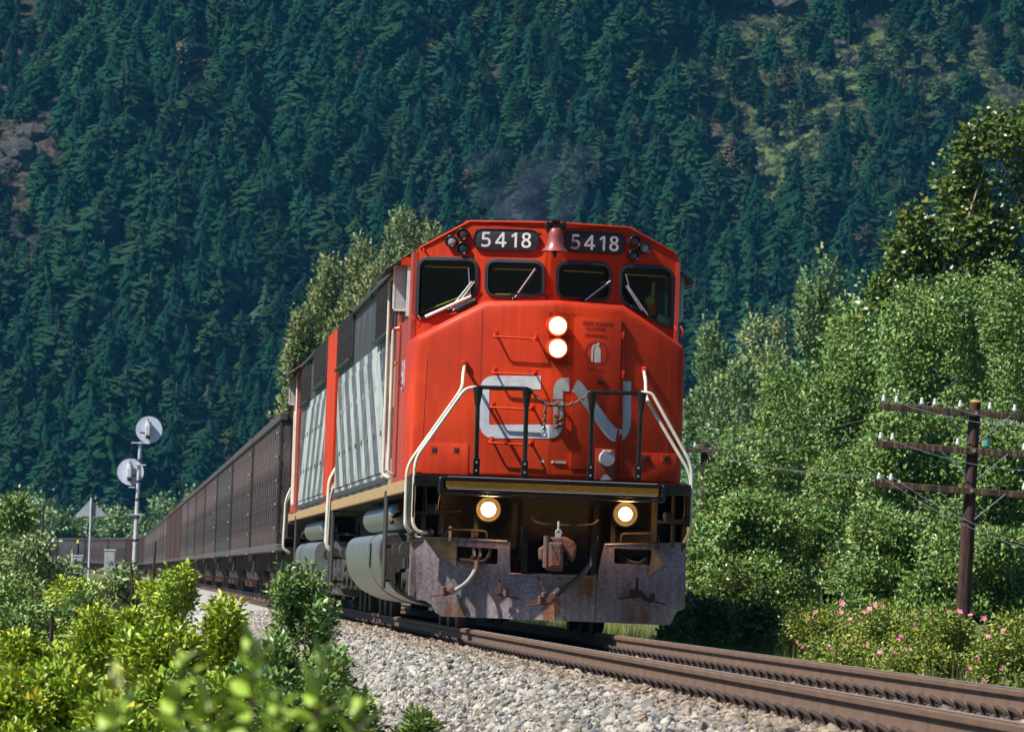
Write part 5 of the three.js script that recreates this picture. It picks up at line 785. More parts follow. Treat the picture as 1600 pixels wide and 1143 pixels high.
function bush(name, label, cat, group, pos, w, h, dz, n, spr, mat, seed, o = {}) {
  const t = thing(name, label, cat, pos, group), R = rng(seed);
  const L = o.lobes || lobesFor(R, w, h, dz, o.nl ?? 9, o.top ?? 0.55);
  const st = []; const ns = o.stems ?? 5; for (let i = 0; i < ns; i++) { const a = R() * 6.3, q = w * 0.3 * R(); st.push({ pts: [V3(Math.cos(a) * q * 0.2, -0.3, Math.sin(a) * q * 0.2), V3(Math.cos(a) * q * 0.6, h * 0.4, Math.sin(a) * q * 0.6), V3(Math.cos(a) * q, h * (0.65 + 0.25 * R()), Math.sin(a) * q)], r0: (o.sr ?? 0.012) * (1 + R()), r1: 0.004 }); }
  limbs(t, o.trunk ? 'trunk' : 'stem', st, o.bark || barkM);
  foliage(t, L, n, spr, mat, seed + 1, o); return t;
}
// foot of a plant under a pixel column at a given distance
const foot = (px, Z) => { const p = at(px, 900, Z); p.y = groundH(latOf(p), sOf(p)) - 0.02; return p; };
const topY = (px, py, Z) => at(px, py, Z).y;
const W = (px, Z) => px / F * Z;

// --- leafy shrubs in the lower left, sharp ---
{
  const G = 'leafy shrubs along the foot of the ballast';
  const B = [
    [470, 878, 46, 150, 'tall leafy shrub with glossy leaves beside the ballast, in front of the hoppers', 'mid', 2.0, 500], [275, 880, 52, 80, 'bright green shrub with a pointed top in front of the hopper wheels', 'bright', 1, 420],
    [330, 930, 46, 170, 'broad yellow-green shrub left of the tall glossy one', 'bright', 1, 900], [180, 950, 50, 190, 'bright shrub below the signal mast', 'bright', 1, 800], [60, 985, 44, 210, 'low yellow-green shrub in the lower left corner', 'bright', 1, 900],
    [250, 985, 40, 210, 'low bright shrub below the signal mast, nearer the camera', 'bright', 1, 900], [110, 1045, 37, 230, 'dense low greenery at the bottom left', 'bright', 1, 1000], [400, 1000, 42, 170, 'mid green shrub under the tall glossy one', 'mid', 1, 700],
    [300, 1060, 36, 220, 'bright greenery at the bottom, left of the blurred leaves', 'bright', 1, 900], [520, 1010, 43, 90, 'small dark green shrub at the ballast edge', 'mid', 1, 300], [470, 1060, 38, 190, 'mid green shrub at the bottom, behind the blurred leaves', 'mid', 1, 700], [570, 1085, 38, 110, 'low creeping plant on the ballast edge at the bottom', 'mid', 1, 260], [660, 1118, 38, 90, 'small sprawling plant on the ballast, lowest at the picture edge', 'mid', 1, 110], [20, 1070, 35, 160, 'greenery in the bottom left corner', 'bright', 1, 600], [200, 1085, 34, 200, 'low greenery along the bottom edge below the signal', 'bright', 1, 700],
  ];
  B.forEach(([px, py, Z, wp, label, m, , n], i) => {
    const f = foot(px, Z), h = Math.max(0.35, topY(px, py, Z) - f.y), w = W(wp, Z);
    const t = bush('leafy_shrub', label, 'shrub', G, f, w, h, Math.max(w, 0.8), Math.round(n * 2.3), SPR.shrub, LEAF[m], 400 + i * 7, { s: 1.0, gap: 0.33, yellow: m === 'dark' ? 0.03 : 0.08, nl: 16, stems: 7, sr: 0.006, bark: twigM, inner: 0.15 });
    void t;
  });
}
// --- blurred plants close to the lens: every leaf a part ---
{
  const R = rng(909), L = leafGeo(0.5, 0.12, true), G = 'young plants close to the lens';
  const C = [[400, 1000, 10.8, 'blurred young plant close to the lens, pale leaf on top'], [285, 1030, 11.1, 'blurred young plant close to the lens, leaves reaching up left of centre'], [500, 1020, 11.3, 'blurred young plant close to the lens at the ballast edge'], [185, 1050, 10.3, 'blurred young plant close to the lens with a yellow tip'], [560, 1105, 10.5, 'lowest blurred plant close to the lens, near the gravel'], [330, 1095, 9.7, 'blurred leaves at the bottom edge, between two taller plants'], [440, 1100, 10.0, 'blurred leaves at the bottom edge under the pale-leaved plant']];
  const lively = leafM('sunlit young leaf', 0.19, 0.28, 0.022, 0.6), mats = [LEAF.bright, lively, LEAF.mid, lively, leafM('yellow tip leaf', 0.22, 0.24, 0.03)];
  C.forEach(([px, py, Z, label], i) => {
    const tp = at(px, py, Z), gy = groundH(latOf(tp), sOf(tp)), t = thing('young_plant', label, 'plant', V3(tp.x, gy, tp.z), G), h = tp.y - gy;
    part('stem', pipe([V3(0.02, -0.1, 0), V3(-0.01, h * 0.6, 0.01), V3(0, h, 0)], (u) => lerp(0.005, 0.002, u), 0.1, 6), twigM, t);
    const n = 44; for (let k = 0; k < n; k++) { const q = k / n, m = new THREE.Mesh(L, mats[q > 0.9 && i === 3 ? 4 : Math.floor(R() * 4)]), a = k * 2.4, e = lerp(-0.2, 1.0, q * q), sc = lerp(0.075, 0.05, q) * (0.8 + 0.4 * R()); m.name = 'leaf'; m.position.set((R() - 0.5) * 0.02, h - 0.40 * (1 - q) + 0.005, (R() - 0.5) * 0.02); m.quaternion.setFromUnitVectors(V3(1, 0, 0), V3(Math.cos(a) * Math.cos(e), Math.sin(e), Math.sin(a) * Math.cos(e)).normalize()); m.rotateX((R() - 0.5) * 0.9); m.scale.setScalar(sc); m.castShadow = m.receiveShadow = true; t.add(m); }
  });
}
// --- bushes further left, softer ---
{
  const G = 'bushes at the left of the track';
  [[15, 770, 150, 110, 'mid', 'tallest bush at the left edge, behind the low bright greenery', 700], [60, 842, 130, 150, 'pale', 'pale bush left of the triangular sign', 700], [25, 900, 100, 170, 'mid', 'rounded bush at the left edge below the pale one', 700], [120, 905, 95, 120, 'bright', 'bright bush at the foot of the triangular sign', 500], [190, 888, 140, 70, 'pale', 'small bush between the cabinet and the signal mast', 260], [150, 925, 80, 130, 'mid', 'low bush in front of the cabinets', 500], [55, 945, 70, 150, 'mid', 'low dark bush at the left edge', 500], [100, 880, 180, 40, 'pale', 'little bush at the foot of the marker posts', 160], [232, 905, 110, 70, 'bright', 'low bush at the foot of the signal mast', 240]]
    .forEach(([px, py, Z, wp, m, label, n], i) => { const f = foot(px, Z), h = topY(px, py, Z) - f.y, w = W(wp, Z); bush('bush', label, 'bush', G, f, w, h, w, n, SPR.small, LEAF[m], 600 + i * 11, { s: 1.25 * Math.max(0.9, Z / 100), gap: 0.36, nl: 10, stems: 4, yellow: 0.08 }); });
}
// --- green trees far behind the train's curve ---
{
  const G = 'small trees beyond the far curve';
  [[185, 800, 800, 90, 120], [255, 775, 820, 90, 130], [120, 815, 800, 80, 110], [300, 768, 760, 70, 120], [50, 770, 780, 90, 150], [225, 812, 780, 70, 100], [85, 800, 760, 70, 120], [345, 790, 800, 70, 130], [150, 790, 850, 80, 120]].forEach(([px, py, Z, wp], i) => { const f = foot(px, Z), h = topY(px, py, Z) - f.y, w = W(wp, Z); bush('leafy_tree', `light green tree beyond the train's far curve, ${['below the triangular sign', 'right of the signal mast', 'left of the triangular sign', 'beside the long line of hoppers', 'behind the dark pole at far left', 'just behind the signal mast', 'between the dark pole and the sign', 'half hidden by the hopper tops', 'between the sign and the signal mast'][i]}`, 'tree', G, f, w, h, w, 420, SPR.far, LEAF.far, 700 + i * 5, { s: 2.0, gf: 0.35, gap: 0.4, trunk: true, stems: 2, sr: 0.1, nl: 10 }); });
}
// --- poplars behind the train ---
{
  const G = 'poplars behind the train';
  [[610, 345, 285, 190, 'tallest poplar, rising just left of the red cab'], [545, 385, 275, 160, 'second poplar from the cab, rising over the grey hood'], [495, 415, 280, 130, 'poplar above the second locomotive, third from the cab'], [457, 490, 270, 110, 'short leftmost poplar at the end of the row'], [570, 420, 265, 170, 'lower poplar in front of the tallest one'], [650, 365, 300, 160, 'poplar half hidden behind the red cab']].forEach(([px, py, Z, wp, label], i) => {
    const f = foot(px, Z), h = topY(px, py, Z) - f.y, w = W(wp, Z), R = rng(50 + i), L = []; for (let k = 0; k < 22; k++) { const e = k / 21, a = R() * 6.3, q = w * 0.3 * Math.sin(Math.PI * Math.pow(e, 0.7)) * R(); L.push([Math.cos(a) * q, h * lerp(0.18, 0.95, e), Math.sin(a) * q, w * (0.12 + 0.22 * Math.sin(Math.PI * Math.pow(e, 0.8)) * (0.6 + R() * 0.5)), h * 0.085, w * 0.2]); }
    bush('poplar_tree', label, 'tree', G, f, w, h, w, 3000, SPR.clump, LEAF.olive, 800 + i * 9, { lobes: L, s: 0.95, gf: 0.8, gap: 0.36, trunk: true, stems: 2, sr: 0.12, yellow: 0.05 });
  });
}
// --- hazy trees right of the cab ---
{
  const G = 'trees in the middle distance right of the cab';
  [[1185, 462, 255, 130, 'pale', 'pale tree right of the cab, half way up the picture'], [1110, 480, 265, 90, 'far', 'darker tree touching the right side of the cab'], [1140, 560, 230, 140, 'far', 'rounded tree behind the far telegraph pole'], [1270, 400, 200, 100, 'far', 'slender tree between the pale tree and the big cottonwood'], [1090, 600, 245, 90, 'far', 'low tree close beside the red nose'], [1320, 420, 190, 110, 'mid', 'leafy tree left of the big cottonwood'], [1225, 560, 190, 130, 'mid', 'broad tree below the pale one']].forEach(([px, py, Z, wp, m, label], i) => { const f = foot(px, Z), h = topY(px, py, Z) - f.y, w = W(wp, Z); bush('leafy_tree', label, 'tree', G, f, w, h, w, 1500, SPR.clump, LEAF[m], 900 + i * 13, { s: 0.95, gf: 0.7, gap: 0.4, trunk: true, stems: 3, sr: 0.09, nl: 16, yellow: 0.1 }); });
}
// --- the big leafy mass at the right ---
{
  const G = 'tall bushes right of the track';
  [[1150, 660, 150, 170, 3000, 'mid', 'tall bush beside the red nose, in front of the far telegraph pole'], [1240, 590, 140, 190, 3400, 'mid', 'tall bush between the far pole and the near telegraph pole'], [1350, 480, 135, 240, 4200, 'mid', 'highest leafy bush left of the near telegraph pole'], [1470, 415, 130, 300, 5000, 'mid', 'leafy mass right behind the top of the near telegraph pole'], [1590, 405, 125, 260, 4800, 'mid', 'leafy mass at the right edge under the cottonwood'], [1420, 620, 122, 230, 3600, 'mid', 'bush behind the cross-arms, left of the near pole'], [1560, 660, 118, 220, 3600, 'mid', 'bush behind the near pole, at the right edge'], [1300, 700, 128, 200, 3000, 'mid', 'bush in the middle of the green bank'], [1190, 770, 122, 200, 2600, 'mid', 'lower bush of the green bank beside the plow'], [1120, 800, 130, 130, 1800, 'mid', 'lowest bush right beside the plow corner'], [1390, 790, 115, 190, 2600, 'mid', 'bush left of the foot of the near pole'], [1520, 830, 112, 220, 2600, 'mid', 'bush behind the foot of the near pole']]
    .forEach(([px, py, Z, wp, n, m, label], i) => { const f = foot(px, Z), h = topY(px, py, Z) - f.y, w = W(wp, Z); bush('tall_bush', label, 'bush', G, f, w, h, w * 0.9, n, i % 3 === 1 ? SPR.small : SPR.med, LEAF[m], 1000 + i * 17, { s: i % 3 === 1 ? 1.35 : 1.1, gf: 1.1, gap: 0.40, nl: 22, stems: 5, sr: 0.03, yellow: 0.08, top: 0.3 }); });
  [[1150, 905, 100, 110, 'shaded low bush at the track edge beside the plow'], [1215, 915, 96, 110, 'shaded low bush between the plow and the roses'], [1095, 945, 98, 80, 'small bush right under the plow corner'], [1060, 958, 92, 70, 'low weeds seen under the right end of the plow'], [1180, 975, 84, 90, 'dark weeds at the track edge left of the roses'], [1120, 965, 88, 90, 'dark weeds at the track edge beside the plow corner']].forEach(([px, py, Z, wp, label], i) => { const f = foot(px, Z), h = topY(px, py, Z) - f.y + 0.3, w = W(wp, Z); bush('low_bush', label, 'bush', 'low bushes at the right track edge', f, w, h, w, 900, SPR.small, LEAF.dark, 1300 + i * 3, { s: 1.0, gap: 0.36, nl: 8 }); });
}
// --- cottonwood with big glossy leaves ---
{
  const Z = 138, f = foot(1530, Z), h = topY(1555, 165, Z) - f.y, R = rng(66), t = thing('cottonwood_tree', 'tall cottonwood with big glossy leaves and pale branches at the upper right', 'tree', f), P = (px, py) => { const p = at(px, py, Z).sub(f); p.z = 0; return p; };
  const br = [[[1510, 900], [1505, 640], [1500, 420], [1515, 330], [1545, 240]], [[1505, 640], [1545, 480], [1580, 350], [1590, 300]], [[1505, 600], [1470, 460], [1450, 400]], [[1502, 520], [1475, 420], [1475, 350]], [[1540, 500], [1590, 430], [1640, 380]], [[1500, 640], [1455, 450], [1410, 410]]];
  br.forEach((b, i) => part(i ? 'branch' : 'trunk', pipe(b.map((q, k) => { const p = P(...q); p.z = (R() - 0.5) * 0.6 * k; return p; }), (u) => lerp(i ? 0.06 : 0.13, 0.015, u), 0.3, 10), paleBark, t));
  const lob = []; for (const [px, py, rx, ry] of [[1558, 185, 26, 28], [1540, 230, 40, 36], [1500, 260, 34, 36], [1480, 310, 44, 36], [1550, 300, 50, 44], [1600, 260, 40, 50], [1440, 350, 42, 36], [1515, 370, 60, 42], [1590, 360, 50, 50], [1410, 385, 34, 28], [1460, 410, 56, 40], [1545, 430, 70, 36], [1620, 430, 50, 50], [1395, 430, 44, 26], [1420, 460, 60, 26], [1640, 330, 40, 60], [1490, 455, 60, 26], [1450, 480, 60, 30], [1530, 480, 60, 34], [1590, 480, 50, 34], [1400, 490, 44, 30], [1575, 215, 40, 34], [1620, 200, 40, 40], [1530, 280, 40, 36], [1650, 420, 60, 60], [1430, 400, 50, 34], [1555, 350, 60, 44], [1600, 420, 60, 44]]) { const c = P(px, py); lob.push([c.x, c.y, (R() - 0.5) * 0.8, rx / F * Z, ry / F * Z, rx / F * Z * 0.9]); }
  foliage(t, lob, 1900, SPR.big, LEAF.dark, 67, { s: 1.1, gf: 1.5, gap: 0.54, inner: 0.1, yellow: 0.05 });
}
// --- wild roses ---
{
  const R = rng(808), G = 'wild rose bushes along the far rail';
  const petalM = std({ name: 'pink petal', color: lin(0.72, 0.19, 0.33), roughness: 0.6 }), heart = std({ name: 'yellow flower heart', color: lin(0.7, 0.5, 0.08), roughness: 0.8 });
  const rose = (() => { const gs = []; for (let i = 0; i < 5; i++) { const g = leafGeo(1.1, 0.18); g.scale(0.036, 0.036, 0.036); g.rotateZ(0.45); g.rotateY(i * Math.PI * 2 / 5); gs.push(g); } return M(gs); })(), hg = M(new THREE.SphereGeometry(0.008, 6, 4).translate(0, 0.006, 0));
  [[1290, 950, 69, 130, 'wild rose bush with pink flowers at the left end of the roses', 26], [1380, 940, 64, 160, 'wild rose bush with many pink flowers, in the middle of the row', 34], [1470, 950, 61, 150, 'wild rose bush with pink flowers at the foot of the telegraph pole', 24], [1570, 962, 57, 170, 'wild rose bush at the right edge', 20], [1330, 1000, 62, 170, 'low rose bush close to the far rail', 14], [1430, 1010, 57, 170, 'low rose bush by the far rail below the telegraph pole', 10]].forEach(([px, py, Z, wp, label, nf], i) => {
    const f = foot(px, Z), h = Math.max(0.5, topY(px, py, Z) - f.y), w = W(wp, Z) * 1.1; const t = bush('wild_rose', label, 'rose bush', G, f, w, h, w, 1700, SPR.tiny, LEAF.rose, 1500 + i * 3, { s: 1.15, gf: 3, gap: 0.4, nl: 14, stems: 8, sr: 0.005, bark: twigM, yellow: 0.15, top: 0.2 });
    for (let k = 0; k < nf * 1.5; k++) { const a = R() * 6.3, e = R(), p = V3(Math.cos(a) * w * 0.46 * R(), h * lerp(0.35, 0.98, e), Math.abs(Math.sin(a)) * w * 0.42 * (1.15 - e) + 0.05), m = new THREE.Mesh(rose, petalM); m.name = 'flower'; m.position.copy(p); m.rotation.set(0.4 + R() * 0.9, R() * 6, (R() - 0.5) * 0.8); m.scale.setScalar(0.75 + 0.5 * R()); m.castShadow = true; t.add(m); const q = new THREE.Mesh(hg, heart); q.name = 'flower_heart'; m.add(q); }
  });
}
// --- grass ---
{
  const R = rng(31), bl = (() => { const gs = []; for (let i = 0; i < 9; i++) { const a = R() * 6.3, h = 0.2 + 0.3 * R(), b = 0.1 * R(), g = new THREE.BufferGeometry(), x = Math.cos(a) * 0.05, z = Math.sin(a) * 0.05; g.setAttribute('position', new THREE.Float32BufferAttribute([x - 0.004, 0, z, x + 0.004, 0, z, x + b * 0.4, h * 0.6, z + b * 0.3, x + b * 0.4, h * 0.6, z + b * 0.3, x + b * 0.4 - 0.003, h * 0.6, z + b * 0.3, x - 0.004, 0, z, x + b * 0.4 - 0.003, h * 0.6, z + b * 0.3, x + b * 0.4, h * 0.6, z + b * 0.3, x + b, h, z + b * 0.8], 3)); g.computeVertexNormals(); gs.push(uvm(g)); } return mergeGeometries(gs); })();
  const N = 15000, im = new THREE.InstancedMesh(bl, leafM('grass blade', 0.11, 0.15, 0.035, 0.6), N), d = new THREE.Object3D(), c = new THREE.Color();
  for (let i = 0; i < N; i++) { const right = R() < 0.45, s = right ? 28 + 120 * R() : 60 + 200 * R(), lat = right ? 7.3 + 5 * R() * R() : 1.7 - 12 * R(), p = onTrack(lat, groundH(lat, s) - 0.02, s); d.position.copy(p); d.rotation.set(0, R() * 6, 0); d.scale.setScalar(0.7 + R() * 0.7); d.updateMatrix(); im.setMatrixAt(i, d.matrix); const y = R(); c.setRGB(0.8 + y, 0.8 + 0.6 * y, 0.8 + 0.5 * y); im.setColorAt(i, c); }
  im.name = numbered('grass'); im.castShadow = im.receiveShadow = true; tag(im, 'green and straw-coloured grass along the railway', 'grass', null, 'stuff'); scene.add(im);
}
// ---------- the forested mountainside ----------
const Z0 = 1480, SLOPE = 0.66;
const ridge = (x, z) => (fbm((x + z * 0.45) * 0.011 + 40, z * 0.004, 21, 4) - 0.5) * 34 + (fbm(x * 0.03 + 7, z * 0.02, 27, 3) - 0.5) * 9;
const mtH = (x, z) => { const d = -z - Z0; return d < -60 ? -2 : Math.max(-2, d * SLOPE) * 1 + ridge(x, z) * smooth(-20, 60, d); };
function onSlope(px, py) { const d = ray(px, py); let t = Z0; for (let i = 0; i < 60; i++) { const p = camera.position.clone().addScaledVector(d, t), e = p.y - mtH(p.x, p.z); t += e * 0.9; if (Math.abs(e) < 0.05) break; } return camera.position.clone().addScaledVector(d, t); }
// open ground: [px, py, radius across, radius down, kind, thinning]
const OPEN = [[1215, 255, 75, 50, 1, 0.93], [1290, 195, 60, 45, 1, 0.85], [1185, 300, 40, 30, 1, 0.9], [1330, 110, 70, 50, 1, 0.8], [1430, 165, 60, 30, 1, 0.8], [1240, 60, 60, 50, 1, 0.7], [1170, 220, 50, 30, 2, 0.8], [1225, 10, 40, 16, 3, 1], [312, 125, 24, 30, 2, 0.95], [290, 150, 30, 20, 1, 0.7], [38, 225, 40, 30, 3, 0.98], [20, 255, 26, 14, 2, 0.9], [655, 75, 16, 24, 2, 0.85], [165, 568, 22, 8, 2, 0.9], [930, 330, 26, 12, 2, 0.9], [105, 190, 20, 24, 2, 0.6], [1060, 120, 60, 60, 2, 0.55], [1100, 200, 60, 40, 2, 0.5], [1440, 70, 80, 60, 1, 0.55], [880, 180, 40, 40, 2, 0.4], [1235, 225, 120, 85, 1, 0.93], [1345, 115, 110, 65, 1, 0.88], [1180, 90, 120, 90, 1, 0.6], [1200, 330, 60, 40, 1, 0.85], [1470, 120, 120, 60, 1, 0.7], [36, 245, 60, 70, 2, 0.96], [312, 150, 34, 50, 2, 0.95], [660, 95, 26, 40, 2, 0.9]]
  .map(([px, py, rx, ry, k, th]) => { const c = onSlope(px, py), a = onSlope(px + rx, py), b = onSlope(px, py - ry); return { x: c.x, z: c.z, rx: Math.hypot(a.x - c.x, a.z - c.z), rz: Math.max(6, Math.abs(b.z - c.z)), k, th, y: c.y }; });
const openAt = (x, z) => { let m = 0, k = 0; for (const o of OPEN) { const w = smooth(1.25, 0.6, Math.hypot((x - o.x) / o.rx, (z - o.z) / o.rz) + (vnoise(x * 0.2, z * 0.2, 3) - 0.5) * 0.5) * o.th; if (w > m) { m = w; k = o.k; } } return [m, k]; };
{
  const pos = [], col = [], idx = [], NX = 260, NZ2 = 190, c = new THREE.Color();
  for (let j = 0; j < NZ2; j++) for (let i = 0; i < NX; i++) {
    const u = i / (NX - 1) * 2 - 1, x = (Math.abs(u) < 0.7 ? u / 0.7 * 240 : Math.sign(u) * (240 + (Math.abs(u) - 0.7) / 0.3 * 700)), v = j / (NZ2 - 1), z = -(1400 + (v < 0.8 ? v / 0.8 * 420 : 420 + (v - 0.8) / 0.2 * 60));
    pos.push(x, mtH(x, z), z); const [m, k] = openAt(x, z), n = fbm(x * 0.09, z * 0.09, 5, 3);
    c.setRGB(0.026 + n * 0.02, 0.032 + n * 0.025, 0.018); if (k === 1) c.lerp(new THREE.Color().setRGB(0.04 + n * 0.06, 0.08 + n * 0.08, 0.03), m); if (k === 2) c.lerp(new THREE.Color().setRGB(0.045 + n * 0.05, 0.036 + n * 0.035, 0.03), m); if (k === 3) c.lerp(new THREE.Color().setRGB(0.14, 0.13, 0.125), m * 0.8);
    col.push(c.r, c.g, c.b);
  }
  for (let j = 0; j < NZ2 - 1; j++) for (let i = 0; i < NX - 1; i++) { const a = j * NX + i; idx.push(a, a + 1, a + NX, a + 1, a + NX + 1, a + NX); }
  const uv = []; for (let i = 0; i < pos.length; i += 3) uv.push(pos[i] / 24, pos[i + 2] / 24);
  const g = new THREE.BufferGeometry(); g.setAttribute('uv', new THREE.Float32BufferAttribute(uv, 2)); g.setAttribute('position', new THREE.Float32BufferAttribute(pos, 3)); g.setAttribute('color', new THREE.Float32BufferAttribute(col, 3)); g.setIndex(idx); g.computeVertexNormals();
  const m = new THREE.Mesh(g, std({ name: 'mountain soil', vertexColors: true, roughness: 1, map: tex(512, (u, v) => { const a = fbm(u * 18, v * 18, 63, 4, 18), b = fbm(u * 60, v * 60, 67, 2, 60), k = clamp(0.15 + 0.75 * smooth(0.34, 0.68, a) + (b - 0.5) * 0.6); return [k, lerp(k, 0.6, 0.2), k * 0.9]; }), bumpMap: bumpT, bumpScale: 0.3 })); m.name = 'mountain'; m.castShadow = m.receiveShadow = true; tag(m, null, null, null, 'structure'); scene.add(m);
}
// conifers: trunk and a crown of drooping boughs in whorls; unit height
function conifer(seed, o) {
  const R = rng(seed), pos = []; const tri = (a, b, c) => pos.push(...a, ...b, ...c);
  const NW = o.whorls; let ph = R() * 6; const lumps = (w) => 0.72 + 0.56 * vnoise(w * 0.55, seed * 3.3, 9), sideA = R() * 6.28;
  for (let w = 0; w < NW; w++) {
    const u = w / (NW - 1), y = lerp(o.base, 0.985, Math.pow(u, 0.9)), shape = o.round ? Math.pow(Math.sin(Math.PI * clamp(0.12 + 0.88 * u, 0, 1)), 0.7) : Math.pow(1 - u, 0.72) * (u < 0.12 ? 0.7 : 1) * lumps(w), len0 = o.rad * shape + 0.008, nb = u > 0.85 ? 6 : 13; ph += 0.7 + R();
    for (let b = 0; b < nb; b++) {
      if (R() < o.gaps) continue; const a = ph + b / nb * 6.283 + (R() - 0.5) * 0.5, L = len0 * (0.45 + 0.75 * R()) * (1 + 0.22 * Math.cos(a - sideA + w * 0.2)), dy = -L * (o.droop + 0.55 * (R() - 0.5)), ca = Math.cos(a), sa = Math.sin(a), wd = L * 0.13 + 0.004;
      const p = (r, s, h) => [ca * r - sa * s, y + h, sa * r + ca * s], th = 0.012 + 0.02 * (1 - u);
      const b0 = p(0, 0, 0.01), m1 = p(L * 0.55, wd, dy * 0.45 - th), m2 = p(L * 0.55, -wd, dy * 0.45 - th), mm = p(L * 0.5, 0, dy * 0.3 + th), e = p(L, 0, dy), e1 = p(L * 0.9, wd * 0.5, dy * 0.9 - th), e2 = p(L * 0.9, -wd * 0.5, dy * 0.9 - th);
      tri(b0, m1, mm); tri(b0, mm, m2); tri(mm, e1, e); tri(mm, e, e2); tri(mm, m1, e1); tri(mm, e2, m2); tri(m1, p(L * 0.3, wd * 0.3, -th * 3), e1);
    }
  }
  const g = new THREE.BufferGeometry(); g.setAttribute('position', new THREE.Float32BufferAttribute(pos, 3)); g.computeVertexNormals();
  const q = g.attributes.position, nn = g.attributes.normal; for (let i = 0; i < q.count; i++) { const r = Math.hypot(q.getX(i), q.getZ(i)) || 1, v = V3(q.getX(i) / r, 0.35, q.getZ(i) / r).normalize(), f = V3().fromBufferAttribute(nn, i); if (f.dot(v) < 0) f.negate(); v.lerp(f, 0.35).normalize(); nn.setXYZ(i, v.x, v.y, v.z); }
  return uvm(g);
}
{
  const KIN = [conifer(1, { whorls: 22, base: 0.06, rad: 0.27, droop: 0.35, gaps: 0.12 }), conifer(2, { whorls: 24, base: 0.08, rad: 0.23, droop: 0.45, gaps: 0.15 }), conifer(3, { whorls: 18, base: 0.16, rad: 0.30, droop: 0.1, gaps: 0.25, round: true }), conifer(4, { whorls: 20, base: 0.08, rad: 0.33, droop: 0.28, gaps: 0.25 }), conifer(5, { whorls: 16, base: 0.28, rad: 0.25, droop: 0.05, gaps: 0.34, round: true }), conifer(6, { whorls: 20, base: 0.10, rad: 0.29, droop: 0.3, gaps: 0.3, round: true })];
  const needle = [[0.0052, 0.026, 0.0145], [0.0044, 0.0215, 0.0135], [0.010, 0.029, 0.0135], [0.0048, 0.024, 0.012], [0.011, 0.028, 0.013], [0.0075, 0.027, 0.011]].map((c, i) => phy({ name: 'conifer needles ' + i, color: lin(c[0] * 1.25, c[1] * 1.28, c[2] * 1.2), roughness: 0.9, specularIntensity: 0.12 }));
  const trunkG = M(cyl(0.006, 0.016, 1, 0, 0.48, 0, 'y', 6)), trunkM = std({ name: 'conifer bark', color: lin(0.11, 0.075, 0.055), roughness: 1 });
  const R = rng(4242), T = [], d = new THREE.Object3D();
  const cell = 5.0; for (let z = -1415; z > -1860; z -= cell) { const hw = -z * 800 / F * 1.12 + 12; for (let x = -hw; x < hw; x += cell) {
    const X = x + (R() - 0.5) * cell * 1.5, Zp = z + (R() - 0.5) * cell * 1.5, [m, k] = openAt(X, Zp); const rr = R(), hh = R(), kk = R(), ry = R() * 6.3, br = R();
    if (rr < (k === 3 ? m : m * 0.9) + 0.03) continue; const big = vnoise(X * 0.03, Zp * 0.03, 12);
    const h = lerp(7.5, 19, Math.pow(hh, 1.1)) * (0.6 + 0.8 * big) * (m > 0.3 ? 0.85 : 1) * (-Zp < 1500 ? 0.8 : 1);
    T.push({ x: X, z: Zp, y: mtH(X, Zp) - 0.2, h, k: m > 0.3 || kk > 0.86 ? [2, 4, 3][Math.floor(kk * 50) % 3] : [0, 1, 3, 5, 0, 2][Math.floor(kk * 60) % 6], ry, br }); } }
  // the three hundred that show largest stand alone
  const inv = new THREE.Quaternion().copy(camera.quaternion).invert(), pix = (p) => { const q = p.clone().sub(camera.position).applyQuaternion(inv); return [IW / 2 + F * q.x / -q.z, IH / 2 - F * q.y / -q.z]; };
  T.forEach((t) => { const [px, py] = pix(V3(t.x, t.y + t.h * 0.8, t.z)); const hid = (px > 640 && px < 1075 && py > 330) || (px > 1380 && py > 160) || (px > 1080 && py > 430) || (px > 430 && px < 660 && py > 340) || py > 760 + 0.0 * px || (px < 640 && py > 830 - px * 0.3 && px > 280); t.score = (px > 0 && px < 1600 && py > 0 && !hid) ? t.h / -t.z : 0; });
  T.sort((a, b) => b.score - a.score);
  const single = T.slice(0, 290), rest = T.slice(290);
  const proto = KIN.map((g, k) => { const o = new THREE.Group(), tr = new THREE.Mesh(trunkG, trunkM), cr = new THREE.Mesh(g, needle[k]); tr.name = 'trunk'; cr.name = 'crown'; tr.castShadow = cr.castShadow = tr.receiveShadow = cr.receiveShadow = true; o.add(tr, cr); return o; });
  single.forEach((t) => { const o = proto[t.k].clone(); o.name = numbered('conifer_tree'); o.position.set(t.x, t.y, t.z); o.rotation.y = t.ry; o.scale.setScalar(t.h); tag(o, 'dark green conifer standing in the dense forest of the mountainside', 'conifer', 'conifers on the mountainside'); scene.add(o); });
  const F2 = thing('conifer_forest', 'dense dark conifer forest covering the steep mountainside', 'forest', null, null, 'stuff'), c = new THREE.Color();
  KIN.forEach((g, k) => { const q = rest.filter((t) => t.k === k), im = new THREE.InstancedMesh(g, needle[k], q.length), it = new THREE.InstancedMesh(trunkG, trunkM, q.length); q.forEach((t, i) => { d.position.set(t.x, t.y, t.z); d.rotation.set(0, t.ry, 0); d.scale.set(t.h, t.h, t.h); d.updateMatrix(); im.setMatrixAt(i, d.matrix); it.setMatrixAt(i, d.matrix); const b = 0.45 + 1.0 * t.br, y = (t.br * 7) % 1, dead = (t.br * 31) % 1 < 0.02; im.setColorAt(i, dead ? c.setRGB(b * 4.5, b * 1.5, b * 2) : c.setRGB(b * (0.7 + 1.1 * y * y), b * (0.9 + 0.2 * y), b * (1.1 - 0.3 * y))); }); im.name = 'crowns'; it.name = 'trunks'; im.userData.kind = it.userData.kind = 'stuff'; im.castShadow = it.castShadow = im.receiveShadow = true; F2.add(im, it); });
